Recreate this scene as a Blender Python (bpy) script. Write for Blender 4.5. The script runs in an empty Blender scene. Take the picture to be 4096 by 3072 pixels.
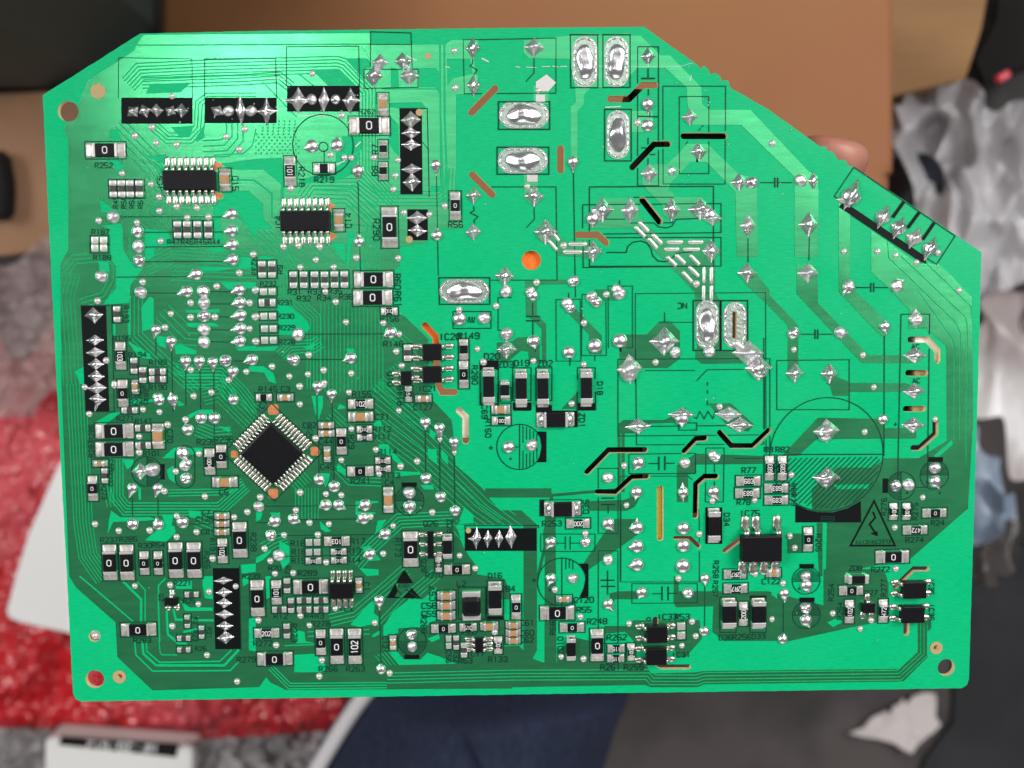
# Close-up of the solder side of a green power circuit board held above a cluttered floor.
import bpy, bmesh, math, random
import numpy as np
from mathutils import Vector, Matrix, noise
from mathutils.geometry import delaunay_2d_cdt
random.seed(7)
sc = bpy.context.scene
col = sc.collection
# ------------------------------------------------------------ camera, world, lamps, exposure
FPX, D0, H0 = 3982.0, 0.2085, 0.42          # focal length in photo pixels, camera distance, height of the board over the floor
dv = Vector((510 / FPX, 46970 / FPX, 1)).normalized()
dh = Vector((1, -0.0140, 0)); dh.z = -(dh.x * dv.x + dh.y * dv.y) / dv.z; dh.normalize()
E1, E2 = dh, -dv
E3 = E1.cross(E2)
O_C = Vector((0, 0, D0))
def to_world(p):
    q = p - O_C
    return Vector((q.dot(E1), q.dot(E2), q.dot(E3) + H0))
CAM = to_world(Vector((0, 0, 0)))
cd = bpy.data.cameras.new('camera'); cam = bpy.data.objects.new('camera', cd); col.objects.link(cam)
right = Vector((E1.x, E2.x, E3.x)); up = -Vector((E1.y, E2.y, E3.y)); back = -Vector((E1.z, E2.z, E3.z))
M = Matrix((right, up, back)).transposed().to_4x4(); M.translation = CAM
cam.matrix_world = M
cd.sensor_width = 36; cd.lens = 35.0; cd.clip_start = 0.01; cd.clip_end = 50
cd.dof.use_dof = True; cd.dof.focus_distance = D0; cd.dof.aperture_fstop = 13
sc.camera = cam
def ray(u, v):                               # direction in the world of photo pixel (u, v) of 4096 x 3072
    d = Vector(((u - 2048) / FPX, (v - 1536) / FPX, 1))
    return Vector((d.dot(E1), d.dot(E2), d.dot(E3)))
def on_plane(u, v, z):
    d = ray(u, v); t = (z - CAM.z) / d.z
    return CAM + d * t
K = 4096 / 2212
def bg(x, y, z):                             # overview pixel on the horizontal plane at height z
    return on_plane(x * K, y * K, z)
world = bpy.data.worlds.new('World'); sc.world = world; world.use_nodes = True
world.node_tree.nodes['Background'].inputs[0].default_value = (0.93, 0.96, 1, 1)
world.node_tree.nodes['Background'].inputs[1].default_value = 0.075
def area(name, loc, target, sx, sy, power, colour=(1, 1, 1)):
    l = bpy.data.lights.new(name, 'AREA'); l.shape = 'RECTANGLE'; l.size = sx; l.size_y = sy; l.energy = power; l.color = colour
    o = bpy.data.objects.new(name, l); col.objects.link(o); o.location = loc
    o.rotation_euler = (Vector(target) - Vector(loc)).to_track_quat('-Z', 'Y').to_euler()
    return o
area('overhead_panel', (0.42, 0.71, H0 + 1.6), (0.42, 0.71, 0), 1.8, 1.15, 4.9, (0.98, 0.99, 1))  # soft panel overhead, inferred from the copper sheen and placed to shape it
area('glare_lamp', (-0.385, 0.45, H0 + 1.5), (-0.05, 0.07, H0), 0.34, 0.06, 0.8, (1, 1, 1))
area('right_fill', (1.15, 0.70, H0 + 1.4), (0, 0, H0), 1.2, 0.9, 29, (1, 0.98, 0.95))  # added fill: brightens the board from the right, no such lamp known
area('left_fill', (-1.45, 0.45, H0 + 1.25), (0, 0, H0), 1.2, 0.8, 23, (1, 0.98, 0.96))  # added fill on the left, also gives the solder domes broad highlights
area('front_fill', (0.1, -1.7, H0 + 0.75), (0, 0, H0), 1.6, 0.7, 7, (1, 0.98, 0.95))  # added low fill that greys the near sides of the solder domes
sc.view_settings.view_transform = 'Standard'; sc.view_settings.look = 'None'
sc.view_settings.exposure = 0.0; sc.view_settings.gamma = 1.0
# ------------------------------------------------------------ materials
def mat(name, colour, rough=0.5, metal=0.0, spec=0.5, bump=None, vary=None, coat=0, trans=0, scale_vec=None, alpha=1):
    m = bpy.data.materials.new(name); m.use_nodes = True
    nt = m.node_tree; b = nt.nodes['Principled BSDF']
    b.inputs['Base Color'].default_value = (*colour, 1); b.inputs['Roughness'].default_value = rough
    b.inputs['Metallic'].default_value = metal; b.inputs['Specular IOR Level'].default_value = spec
    b.inputs['Coat Weight'].default_value = coat; b.inputs['Coat Roughness'].default_value = 0.12
    b.inputs['Transmission Weight'].default_value = trans; b.inputs['Alpha'].default_value = alpha
    tc = nt.nodes.new('ShaderNodeTexCoord')
    def tex(scale, detail=3):
        n = nt.nodes.new('ShaderNodeTexNoise'); n.inputs['Scale'].default_value = scale; n.inputs['Detail'].default_value = detail
        if scale_vec:
            mp = nt.nodes.new('ShaderNodeMapping'); mp.inputs['Scale'].default_value = scale_vec
            nt.links.new(tc.outputs['Object'], mp.inputs[0]); nt.links.new(mp.outputs[0], n.inputs['Vector'])
        else:
            nt.links.new(tc.outputs['Object'], n.inputs['Vector'])
        return n
    if bump:
        n = tex(bump[0]); bn = nt.nodes.new('ShaderNodeBump'); bn.inputs['Strength'].default_value = bump[1]; bn.inputs['Distance'].default_value = bump[2]
        nt.links.new(n.outputs['Fac'], bn.inputs['Height']); nt.links.new(bn.outputs[0], b.inputs['Normal'])
    if vary:                                  # (scale, second colour, low, high)
        n = tex(vary[0], 5); r = nt.nodes.new('ShaderNodeMapRange'); r.inputs['From Min'].default_value = vary[2]; r.inputs['From Max'].default_value = vary[3]
        mx = nt.nodes.new('ShaderNodeMix'); mx.data_type = 'RGBA'
        mx.inputs['A'].default_value = (*colour, 1); mx.inputs['B'].default_value = (*vary[1], 1)
        nt.links.new(n.outputs['Fac'], r.inputs['Value']); nt.links.new(r.outputs[0], mx.inputs['Factor']); nt.links.new(mx.outputs['Result'], b.inputs['Base Color'])
    return m
MM = {}
MM['mask'] = mat('green_solder_mask', (0.002, 0.475, 0.180), 0.28, 0, 0.22, bump=(2600, 0.10, 0.00004), vary=(4200, (0.003, 0.54, 0.215), 0.4, 0.6), scale_vec=(0.12, 1, 1))
MM['copper'] = mat('mask_over_copper', (0.095, 0.68, 0.28), 0.24, 0.88, 0.5, bump=(2200, 0.09, 0.00005), vary=(900, (0.12, 0.78, 0.33), 0.35, 0.65), scale_vec=(0.15, 1, 1))
MM['edge'] = mat('laminate_edge', (0.80, 0.66, 0.34), 0.7, vary=(1500, (0.86, 0.76, 0.50), 0.4, 0.6))
MM['solder'] = mat('solder', (0.80, 0.78, 0.80), 0.23, 0.86, bump=(500, 0.14, 0.0002))
MM['solder_rough'] = mat('dull_solder', (0.74, 0.71, 0.73), 0.34, 0.78, bump=(700, 0.2, 0.0002))
MM['via'] = mat('via_solder', (0.74, 0.68, 0.68), 0.30, 0.45)
MM['tin'] = mat('tinned_metal', (0.78, 0.76, 0.74), 0.30, 0.55, bump=(600, 0.15, 0.0002))
MM['fillet'] = mat('pad_solder', (0.60, 0.58, 0.54), 0.36, 0.45, bump=(700, 0.3, 0.0002), vary=(1500, (0.48, 0.46, 0.43), .45, .62))
MM['padmask'] = mat('thin_tinned_pad', (0.50, 0.60, 0.52), 0.38, 0.85, bump=(900, 0.4, 0.0003))
MM['pin'] = mat('plated_pin', (0.78, 0.74, 0.68), 0.28, 0.95)
MM['black'] = mat('black_epoxy', (0.006, 0.006, 0.008), 0.38, 0, 0.25, bump=(1800, 0.4, 0.00005), vary=(2600, (0.04, 0.04, 0.044), 0.64, 0.8))
MM['silk'] = mat('black_print', (0.003, 0.005, 0.005), 0.5, 0, 0.15)
MM['line'] = mat('dark_print', (0.003, 0.045, 0.028), 0.5, 0, 0.2)
MM['white'] = mat('white_marking', (0.80, 0.80, 0.80), 0.6)
MM['scratch'] = mat('scuff', (0.60, 0.72, 0.64), 0.4)
MM['ceramic'] = mat('ceramic', (0.62, 0.62, 0.60), 0.5)
MM['tan'] = mat('capacitor_body', (0.46, 0.235, 0.10), 0.42, vary=(900, (0.52, 0.29, 0.14), 0.4, 0.6))
MM['grey'] = mat('resistor_glass', (0.055, 0.055, 0.055), 0.35)
MM['orange'] = mat('bare_copper', (0.80, 0.30, 0.12), 0.45, 0.35, vary=(1200, (0.62, 0.22, 0.09), 0.4, 0.65))
MM['fid'] = mat('bare_laminate', (0.50, 0.36, 0.17), 0.6)
def mottle(m, scale, lo, hi, base):           # uneven gloss left by flux and handling
    nt = m.node_tree; b = nt.nodes['Principled BSDF']; tc = nt.nodes.new('ShaderNodeTexCoord'); n = nt.nodes.new('ShaderNodeTexNoise')
    n.inputs['Scale'].default_value = scale; n.inputs['Detail'].default_value = 6; r = nt.nodes.new('ShaderNodeMapRange')
    r.inputs['From Min'].default_value = .35; r.inputs['From Max'].default_value = .68; r.inputs['To Min'].default_value = lo; r.inputs['To Max'].default_value = hi
    nt.links.new(tc.outputs['Object'], n.inputs['Vector']); nt.links.new(n.outputs['Fac'], r.inputs['Value']); nt.links.new(r.outputs[0], b.inputs['Roughness'])
mottle(MM['mask'], 60, .20, .40, 0); mottle(MM['copper'], 70, .19, .25, 0)
# ------------------------------------------------------------ helpers
def link(o, parent=None):
    col.objects.link(o)
    if parent: o.parent = parent
    return o
def mesh(name, verts, faces, m, parent=None, smooth=False):
    me = bpy.data.meshes.new(name); me.from_pydata([tuple(v) for v in verts], [], faces)
    for x in (m if isinstance(m, list) else [m]): me.materials.append(x)
    if smooth: me.shade_smooth()
    return link(bpy.data.objects.new(name, me), parent)
def empty(name, loc=(0, 0, 0), **kw):
    o = bpy.data.objects.new(name, None); o.empty_display_size = 0.01; o.location = loc
    for k, v in kw.items(): o[k] = v
    return link(o)
def inst(name, me, loc, parent, rot=0, scale=(1, 1, 1)):
    o = bpy.data.objects.new(name, me); o.location = loc; o.rotation_euler = (0, 0, rot); o.scale = scale
    return link(o, parent)
def box_bm(bm, x0, x1, y0, y1, z0, z1, bev=0):
    r = bmesh.ops.create_cube(bm, size=1)
    for v in r['verts']:
        v.co = Vector(((x0 + x1) / 2 + v.co.x * (x1 - x0), (y0 + y1) / 2 + v.co.y * (y1 - y0), (z0 + z1) / 2 + v.co.z * (z1 - z0)))
    if bev:
        es = list({e for v in r['verts'] for e in v.link_edges})
        bmesh.ops.bevel(bm, geom=es, offset=bev, segments=2, affect='EDGES', profile=0.6)
def bm_mesh(name, bm, m, smooth=False):
    me = bpy.data.meshes.new(name); bm.to_mesh(me); bm.free(); me.materials.append(m)
    if smooth: me.shade_smooth()
    return me
def offset_line(pts, d, closed=False):
    n = len(pts); out = []
    for i in range(n):
        p = Vector(pts[i])
        a = Vector(pts[i - 1]) if (i > 0 or closed) else None
        b = Vector(pts[(i + 1) % n]) if (i < n - 1 or closed) else None
        ns = []
        for q, r in ((a, p), (p, b)):
            if q is None or r is None: continue
            t = (r - q)
            if t.length < 1e-9: continue
            t.normalize(); ns.append(Vector((-t.y, t.x)))
        if not ns: out.append(p); continue
        if len(ns) == 1: out.append(p + ns[0] * d); continue
        s = ns[0] + ns[1]
        if s.length < 0.5: out.append(p + ns[0] * d); continue
        s.normalize(); out.append(p + s * (d / max(0.45, s.dot(ns[0]))))
    return out
# ------------------------------------------------------------ the survey of the board
SURVEY = """
T F
p 1106 1487 1106 1429 1050 1420 1040 1400 1085 1390 1120 1330 1106 1290 1090 1250 1030 1240 1033 1224 1015 1204 1000 1180 985 1133 1131 1133 1126 1102 1080 1102 1055 1074 1045 1057 984 1004 978 925 975 907 933 862 925 850 925 732 873 682 845 670 845 590 925 520 943 495 990 495 1003 490 985 420 985 205 1030 200 1035 125 1033 87 975 87 962 97 800 95 800 72 310 76 300 90 290 110 190 175 168 230 142 260 140 290 148 300 148 540 131 570 133 830 150 1244 164 1268 250 1344 254 1419 330 1491 560 1484 575 1462 585 1474 618 1490
T 1 0
g 770 505 960 505 990 540 990 585 935 600 935 690
g 480 600 720 600 845 740 620 740
g 1350 592 1550 590 1595 640 1595 790 1550 757 1410 757 1400 600
g 1165 585 1230 600 1235 755 1165 755
g 1150 890 1430 885 1470 938 1240 938 1150 930
g 1155 1000 1230 1080 1235 1350 1200 1320 1150 1240
g 740 1180 915 1180 915 1290 740 1420 690 1400 690 1330 760 1260
g 1650 510 1850 510 1870 640 1700 680 1655 740
g 1880 480 1960 380 1960 640 1900 650
g 370 1570 700 1440 900 1310 850 1500 720 1560 500 1570 400 1600
g 1510 1610 1600 1610 1600 1659 1510 1659
m 1 0 12 -1020 392 1610 380
m 6 27 10 -1100 730 -1000 620 -400 590 700 560 750 575 962 790 962 1480 1200 1740
m 4 28 10 -980 720 -100 690 200 670 300 750
m 2 40 12 1608 375 1612 1000 1640 1800
m 1 0 10 60 710 350 1010
m 1 0 10 370 640 520 760
m 1 0 10 1090 770 1560 770 1590 800 1595 1590
m 4 30 9 400 1700 480 1590 860 1590 1060 1760
T 0 0
g 1300 730 1640 725 1560 800 1260 810
g 1480 1100 1670 1090 1650 1170 1560 1190
g 1690 1200 1760 1090 1770 1190 1700 1230
g 950 1120 1020 1120 1060 1220 960 1210
g 920 1370 1020 1370 1080 1450 1010 1480
g 1240 1350 1450 1340 1440 1420 1380 1400
g 1320 1390 1420 1470 1420 1540
m 5 46 9 1000 1100 1350 1450 1480 1700
m 4 28 9 1330 1090 1450 1195 1640 1195 1720 1110 1735 900 1800 850 2212 850
m 4 46 11 2030 1070 2030 1190 1950 1280 1760 1290
m 1 0 10 2212 1120 2180 1260 2100 1330 1850 1340
T 0 1
g 860 60 990 150 1040 165 880 175
g 880 290 1050 270 1070 500 1130 600 1240 650 1180 740 1130 800 1120 960 890 970 1000 830 1000 640 940 560 940 320
g 1250 320 1450 330 1500 460 1340 480 1330 560 1260 600 1250 440
g 1840 80 1960 60 2150 180 1940 160 1900 260 1930 440 1860 420 1850 260
g 1800 480 1930 480 1940 520 1800 510
g 2060 560 2160 560 2212 620 2212 660 2060 660
g 1720 650 2050 650 1900 680 1760 680
g 1900 780 2212 780 2212 830 1970 840
g 1290 900 1330 920 1330 1180 1230 1200 1220 1000
g 1330 1270 1340 1240 1440 1250 1440 1350 1380 1330
g 1500 1290 1700 1370 1700 1400 1520 1400
g 1600 1020 1900 1010 1900 1040 1610 1040
g 1610 1130 1860 1130 1900 1160 1620 1160
g 970 1130 1000 1130 1000 1250 970 1230
g 1100 1010 1130 1010 1130 1300 1300 1400 1300 1440 1200 1430 1110 1300
g 650 1550 730 1500 730 1659 690 1659
g 2020 1330 2212 1330 2212 1370 2060 1370
g 850 600 940 600 950 690 860 680
m 6 46 8 1100 60 1430 360
m 6 30 8 1250 640 1500 520 1900 540 2180 600
m 4 52 8 1400 1030 1610 1240 1780 1250
m 4 34 9 1180 900 1180 1240 1420 1470 1700 1720
m 3 36 8 2080 180 2212 300 2400 480
m 2 60 9 1090 300 1090 560 1150 640
m 5 34 7 620 700 570 900 600 1300 620 1659
m 3 36 8 560 690 640 580 900 560 980 640 980 760 900 900 700 960
m 4 40 8 1480 700 2212 720
T 1 1
g 1000 -60 1000 -60 1001 -59
g 1240 470 1500 440 1250 690
g 1490 430 1740 330 1740 420 1500 500
g 30 550 190 560 60 600 20 590
g 180 960 260 960 450 1120 470 1180 430 1220 340 1240 200 1230
g 790 340 860 350 830 460 810 620 780 660
g 640 440 770 440 775 620
g 940 590 930 660 850 660
g 0 1340 200 1330 160 1370 0 1370
g 400 1340 520 1300 480 1370
g 780 1350 850 1350 850 1400 790 1420
m 5 28 9 -60 300 240 590 240 850 500 1090 500 1700
m 17 33 8 830 960 830 1720
m 1 0 9 300 430 300 600 370 690
m 1 0 9 330 430 330 540 470 680
m 1 0 9 405 430 405 530 550 680
m 1 0 9 470 440 640 620 700 690
m 1 0 9 590 440 800 670
m 5 34 10 520 20 800 30 1040 260 1000 540 1000 690
m 5 30 10 860 -80 1040 60 1580 60 1660 0 1670 -200
m 1 0 9 780 130 880 130 980 240
m 2 60 9 760 310 1000 330 1100 470
m 4 50 9 60 150 60 260 130 310 200 310
m 4 36 8 1140 1180 1300 1330 1420 1460
m 5 26 9 220 1420 300 1340 500 1330 560 1290
m 5 30 8 1180 1500 1320 1700
T 0 2
g 820 330 960 250 1050 240 950 320 900 350
g 1060 650 1150 650 1160 690 1100 740 1080 700
g 1400 640 1500 550 1760 550 1740 590 1530 640
g 1440 740 1500 700 1520 860 1460 820
g 960 1090 1040 1150 1300 1150 1360 1170 1250 1180 980 1190 930 1300 940 1180
g 1250 1350 1420 1200 1510 1230 1520 1280 1440 1360
g 1630 1090 1750 1100 1700 1160 1640 1150
g 1620 270 1720 220 1840 220 1900 260 1700 260 1640 300
g 1530 130 1600 180 1540 190
g 1000 130 1330 130 1330 150 1180 170 1020 190
g 2080 1560 2212 1550 2212 1620 2090 1640
g 1880 360 1990 380 1980 420
g 1190 870 1220 900 1220 1000 1200 1000
g 1400 1130 1500 1130 1480 1250 1420 1200
m 7 26 8 660 0 690 600 720 1200 760 1480 900 1680
m 5 26 10 1010 640 1010 980 1090 1078 1900 1078 2120 880
m 3 26 9 1450 940 1950 930 2100 840
m 6 32 7 1750 100 1900 60 2200 360
m 3 30 8 900 640 930 900 960 1060
m 5 30 8 1700 380 1850 440 2000 430
m 4 34 8 1700 1180 1850 1240 1990 1180
T 0 3
m 1 0 14 690 0 1150 390
m 1 0 22 1070 50 1220 200 1220 390
m 1 0 12 1190 50 1255 120 1255 390
m 1 0 14 1165 570 1175 680 1320 820 1990 815 2060 740
m 1 0 22 1230 570 1240 670 1350 770 1940 770 2060 640
m 1 0 14 1265 570 1270 650 1380 745 1900 735 2000 640
m 1 0 10 1375 560 1385 660 1400 680 1530 680
m 1 0 20 1440 280 1450 500 1540 580 1610 580
m 1 0 14 1430 20 1370 80 1370 240 1380 560
g 1510 40 1660 40 1660 110 1520 110
g 1750 0 1840 0 1840 200 1770 190 1750 80
g 1550 200 1640 270 1840 270 1840 300 1600 300
m 1 0 20 1500 290 1520 375 1840 382
m 1 0 20 1590 480 1700 460
g 2090 0 2150 0 2150 60 2100 90
g 2150 370 2212 350 2212 650 2150 640
T 1 2
g 480 100 580 100 580 190 540 320 510 250
g 720 170 770 190 770 210 700 220
g 1030 300 1085 320 1085 370 1010 360
g 1060 520 1140 520 1200 600 1290 700 1240 700 1150 620 1060 580
g 1200 750 1410 760 1430 780 1200 800
g 700 690 780 740 780 790 700 750
g 1420 870 1530 870 1540 910 1450 910
g 1800 1060 1880 1130 1880 1200 1760 1210 1760 1160
g 860 1010 1060 1010 1060 1020 880 1060 880 1100 1040 1110 1000 1140 860 1130
g 920 1410 980 1390 1080 1520 960 1530
g 890 1590 1060 1600 1060 1650 960 1659
g 0 1500 130 1430 130 1450 60 1520 0 1550
g 550 1180 650 1270 600 1280 560 1250
g 120 1110 210 1110 210 1180 150 1160
g 540 770 640 770 630 830 600 900 570 800
g 1050 1180 1130 1170 1060 1270 1030 1290
g 1500 390 1560 420 1540 480 1500 440
g 1600 560 1660 620 1660 700 1600 640
g 1480 560 1560 560 1570 700 1490 640
g 200 1350 290 1400 290 1540 230 1600 200 1500
g 0 1100 60 1110 40 1170 0 1190
m 6 42 8 1000 60 1480 450 2020 990 2300 1200
m 5 40 8 1000 340 1400 640 1880 1090 2080 1230
m 3 26 9 1990 945 2240 945
m 3 40 8 1700 1200 1850 1380 1960 1600
m 8 28 8 440 900 440 1160
m 5 32 7 1050 -20 1200 130 1480 380
m 6 30 8 260 700 420 880
m 4 32 8 640 250 760 360 800 420
m 4 34 8 700 700 820 820 1080 830
m 5 30 9 860 1560 1000 1400 1240 1180 1700 1160
m 4 30 9 60 1420 160 1360 260 1320
T 1 3
g 80 0 130 0 130 180 90 200
g 330 680 500 670 530 690 600 760 600 830 330 830
g 815 420 960 250 1030 200 1020 320 1060 350 1060 430 980 420 900 440
g 1100 440 1180 310 1320 200 1440 200 1560 90 1560 380 1500 400 1480 440 1400 440 1230 450 1230 490 1150 510 1100 520
g 1480 540 1580 500 1590 540 1520 570
g 1150 650 1220 650 1280 720 1420 720 1480 660 1600 700 1740 760 1240 770
g 320 460 420 480 430 560 520 580 350 580
g 1000 510 1080 460 1070 500 1010 530
g 2110 200 2212 200 2212 380 2150 380
g 2120 740 2212 620 2212 740
m 7 28 8 1100 640 1280 860 2240 862
m 3 24 10 130 790 290 950 1200 940
m 4 34 8 640 380 850 330 1130 90 1300 -60
m 4 32 8 1090 420 1300 200 1560 -20
m 2 40 9 450 500 980 480
m 1 0 10 250 600 520 590
T Z 160 120 1.0087
g 720 530 870 510 960 508 970 600 965 680 960 780 960 840 900 880 860 830 790 730 735 690 725 640 755 640 755 560
p 755 555 885 555 955 610 955 690 985 700 985 790 925 790 885 750 885 690 830 640 755 635
m 1 0 7 755 596 850 596 920 650 920 740 985 772
p 860 790 960 790 1010 850 1010 950 985 950 860 840
m 4 16 5 770 690 960 880 1000 960
T Z 400 960 1.0087
g 590 500 650 500 690 530 700 570 670 560 650 525 590 520
m 5 12 4 300 500 340 520 480 520 560 600 620 680
m 5 12 4 330 560 480 560 520 620
T 0 0
h 590 962 85
G 850 790 62
l 6 1025 850 1025 500 1660 510 1665 845
b 1050 845 1665 1070
j 1150 965 45 55 130
j 1250 960 45 50 200
j 1355 955 42 55 90
j 1475 960 42 45 60
j 1570 955 48 55 265
b 1770 845 2392 1065
j 1880 960 45 50 150
J 1975 960 44
s 2080 950 42 115
J 2170 960 44
v 1168 1175 1316 1103 1350 1238 1528 1252 1955 1182 2115 1118 2068 1292 1057 1500 1307 1592 1487 832
c big 915 1300 325 125 H 0
x 900 1430 45 0 R252
c sml 983 1632 140 65 V -
c sml 1057 1632 140 65 V -
c sml 1130 1632 140 65 V -
c sml 1208 1632 140 65 V -
I soic 1650 1565 430 160 16 365
x 1385 1580 45 90 IC5
o 1850 1390 1935 1425 1855 1480
o 1860 1650 1940 1690 1860 1742
c cap 1948 1555 180 90 V -
x 2035 1585 50 270 C15
T 0 1
x 1000 90 42 90 R49
x 1070 90 42 90 R50
x 1140 90 42 90 R52
x 1215 90 42 90 R51
v 1378 40 1378 165 1528 125 1703 140 855 248 1185 265 1620 222 1803 218 1390 425 2190 540 1235 778 2070 700 1875 815 845 942 1648 958 1478 1052 1648 1083 1858 1080 2158 958 2205 850 1428 1170 2158 1180 920 1455 1650 1538 2130 1553 1975 1625 2205 1080 2210 1290 990 1655
t 2005 190 46 -75 25
t 2005 335 46 -65 10
t 2010 455 46 -70 15
t 2015 585 46 -75 13
t 1700 710 46 -75 25
t 1615 860 46 -80 25
t 2070 845 46 -70 25
t 2075 955 46 -70 17
t 2080 1065 46 -82 15
t 2080 1180 46 -82 15
t 2075 1290 46 -75 10
t 2180 1450 46 -70 20
J 980 215 50
J 1190 340 50
J 1198 470 50
J 1205 595 50
J 880 730 50
J 1218 870 50
J 1760 860 52
J 1765 962 50
J 1765 1073 52
J 1765 1188 50
J 1765 1297 50
J 1950 1458 50
l 7 1040 215 1930 215
l 7 1250 348 1940 345
l 7 1250 475 1940 470
l 7 1255 603 1940 600
l 7 1000 735 1625 730
l 7 1280 873 1535 873
l 7 1810 860 2000 862
l 7 1820 967 2005 968
l 7 1890 1080 2000 1080
l 7 1820 1190 2000 1193
l 7 1820 1293 2000 1297
l 7 2030 1460 2110 1460
t 1350 1190 40 -20 70
t 1480 1290 42 -2 75
t 1605 1460 42 -8 75
t 1725 1460 42 -5 75
t 1840 1470 40 0 75
t 2015 1550 42 -20 80
l 7 1348 1260 1350 1410
l 7 1485 1360 1495 1900
l 7 1605 1540 1608 1850
l 7 1730 1540 1735 1880
l 7 1848 1540 1852 2100
c two 862 418 140 64 H -
c two 862 485 140 64 H -
x 870 345 45 0 R187
x 885 565 45 0 R188
c sml 1538 325 140 65 V -
c sml 1620 325 140 65 V -
c sml 1710 325 140 65 V -
c sml 1803 325 140 65 V -
x 1500 432 42 0 R47
x 1618 432 42 0 R46
x 1735 432 42 0 R45
x 1850 432 42 0 R44
B 700 985 918 985 946 1894 742 1896
s 812 1065 76 62
s 822 1280 70 44
s 825 1385 70 44
s 830 1488 70 44
s 832 1592 72 46
l 7 700 982 965 982 990 1898 742 1898
c sml 1015 1055 135 60 V -
x 1090 1055 44 270 R193
x 1055 1265 46 0 R195
c res 1045 1415 235 88 V 103
x 1190 1405 46 0 R194
c sml 1163 1500 135 60 V -
c sml 1238 1580 135 60 V -
c sml 1365 1550 140 58 H -
c sml 1365 1615 140 58 H -
x 1365 1470 44 0 R189
x 2200 640 46 270 R233
T 0 2
s 840 35 76 52
s 845 130 72 44
t 850 150 30 -30 75
v 735 28 773 258 990 12 1237 220 1380 242 1450 352 1205 455 1205 590 1605 308 1720 602 1520 755 1675 105 1828 72 1772 972 823 1210 1028 1268 1295 1265 1700 1278 1528 1322 2138 1105 2025 1150 1528 1140 1838 1508
c res 1065 80 230 85 V 0
c cap0 1172 25 120 58 V -
x 1240 25 44 270 C85
x 1365 28 46 0 R190
x 1180 100 40 0 C86
x 1265 95 40 270 C83
x 1200 155 46 0 R240
c sml 1125 225 135 55 H -
x 1085 295 44 0 R271
x 1240 320 42 0 R147
c big 992 405 320 130 H 0
c big 992 562 320 130 H 0
x 790 420 44 90 R286
x 790 560 44 90 R287
c sml 1240 378 130 60 H -
c sml 1243 528 130 60 H -
c cap 1370 450 215 100 V -
x 1470 450 48 270 C70
x 1310 600 44 0 R101
c cap0 868 685 125 55 H -
c sml 910 790 130 55 V -
c res 805 900 215 82 V 0
x 965 700 40 270 C68
x 955 820 40 270 R272
x 900 930 40 270 R273
O 1270 755 128
l 8 1272 628 1275 882
K 1275 632 1310 640 1370 690 1400 755 1370 830 1330 865 1278 880
b 1385 690 1425 825
s 1215 755 72 70
J 1320 740 60
U 1600 715 370 165 S
J 1580 595 55
J 1600 705 46
J 1610 815 48
t 1615 690 40 30 10
t 1365 115 38 -20 -30
t 1375 140 42 -20 -40
t 1495 130 40 -15 -60
t 1500 150 34 5 60
t 1740 295 46 -20 -45
t 1855 295 46 -5 -45
t 1625 395 46 -20 -50
t 2020 135 42 -25 -45
t 1145 900 40 -30 75
t 1365 900 40 -25 75
J 1420 925 30
l 7 1145 985 1145 1135
l 7 1367 985 1367 1135
t 1150 1210 46 -25 -40
t 1370 1215 44 -15 -60
t 1580 1195 48 -30 -40
l 6 1640 1208 2030 1205
c res 1815 670 225 88 V 1004
c res 1915 625 200 88 V 0
x 1785 500 50 0 R235
x 1935 480 50 0 R236
c cap 1945 845 215 90 H -
x 1935 935 50 0 C5
c cap0 1920 1138 125 58 H -
c cap0 1920 1205 125 58 H -
c cap0 1920 1275 125 58 H -
x 1780 1110 44 0 C7
x 1768 1165 44 0 C128
x 1795 1275 44 0 C81
c big 2075 1345 310 125 V 0
x 2190 1365 50 270 R238
c res 1925 1440 215 85 V 102
x 1838 1405 46 270 R191
x 1790 1520 46 270 R265
c big 952 1540 310 120 V 0
c big 1100 1540 310 120 V 0
c res 1250 1545 205 80 V 0
c res 1370 1545 205 75 V 0
c big 1522 1520 310 125 V 0
c big 1680 1520 310 125 V 0
x 945 1345 46 0 R237
x 1110 1340 46 0 R285
x 1255 1395 46 0 R30
x 1370 1390 46 0 R54
B 1840 1590 2066 1590 2088 2287 1862 2290
T 0 3
v 1168 85 1472 78 1808 135 1715 242 1490 432 1790 682 2050 910 2038 88
x 1578 60 46 0 R221
I sot 1490 210 110 70 3 150
c sml 1660 155 120 50 H -
x 1635 215 42 0 R25
c sml 1622 388 115 48 V -
c sml 1745 480 115 48 V -
c sml 1592 533 115 48 H -
c sml 1592 632 115 48 H -
x 1690 385 40 270 R2
x 1690 515 40 270 R23
x 1810 490 40 270 R21
x 1735 625 40 0 R26
x 1395 185 40 270 Q2
J 1490 150 26
c big 1200 460 300 115 H 0
x 1230 555 46 0 R283
s 1930 38 72 34
s 1935 140 72 40
s 1938 232 72 40
s 1942 330 72 40
s 1945 430 72 40
s 1950 530 72 55
l 7 2070 -90 2085 640
h 818 520 50
D 818 520 36
h 820 892 80
A 1033 870 57 30
x 2130 720 50 0 R279
T 1 0
l 7 265 745 265 405 888 400 895 745
b 270 742 897 965
s 365 868 58 110
s 365 868 125 45
J 483 860 42
s 587 865 42 105
J 688 860 40
s 815 872 55 105
s 825 868 70 45
s 92 962 90 45
s 92 965 45 105
l 7 -442 845 -442 510 170 505 180 845
l 7 990 580 990 275 1340 285 1350 590
l 6 990 385 1350 385
L 7 935 600 1400 600 1400 755 935 765
s 1072 540 62 68
s 1270 532 72 66
s 1020 655 68 90
s 1325 658 75 78
G 1487 487 27
s 1873 418 60 78
s 1880 738 58 78
v 1713 440 1720 760 487 638 825 1365 645 1340 1020 1362 1228 1385 1205 1517 1187 1637 303 1630 765 1362 740 1000
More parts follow.
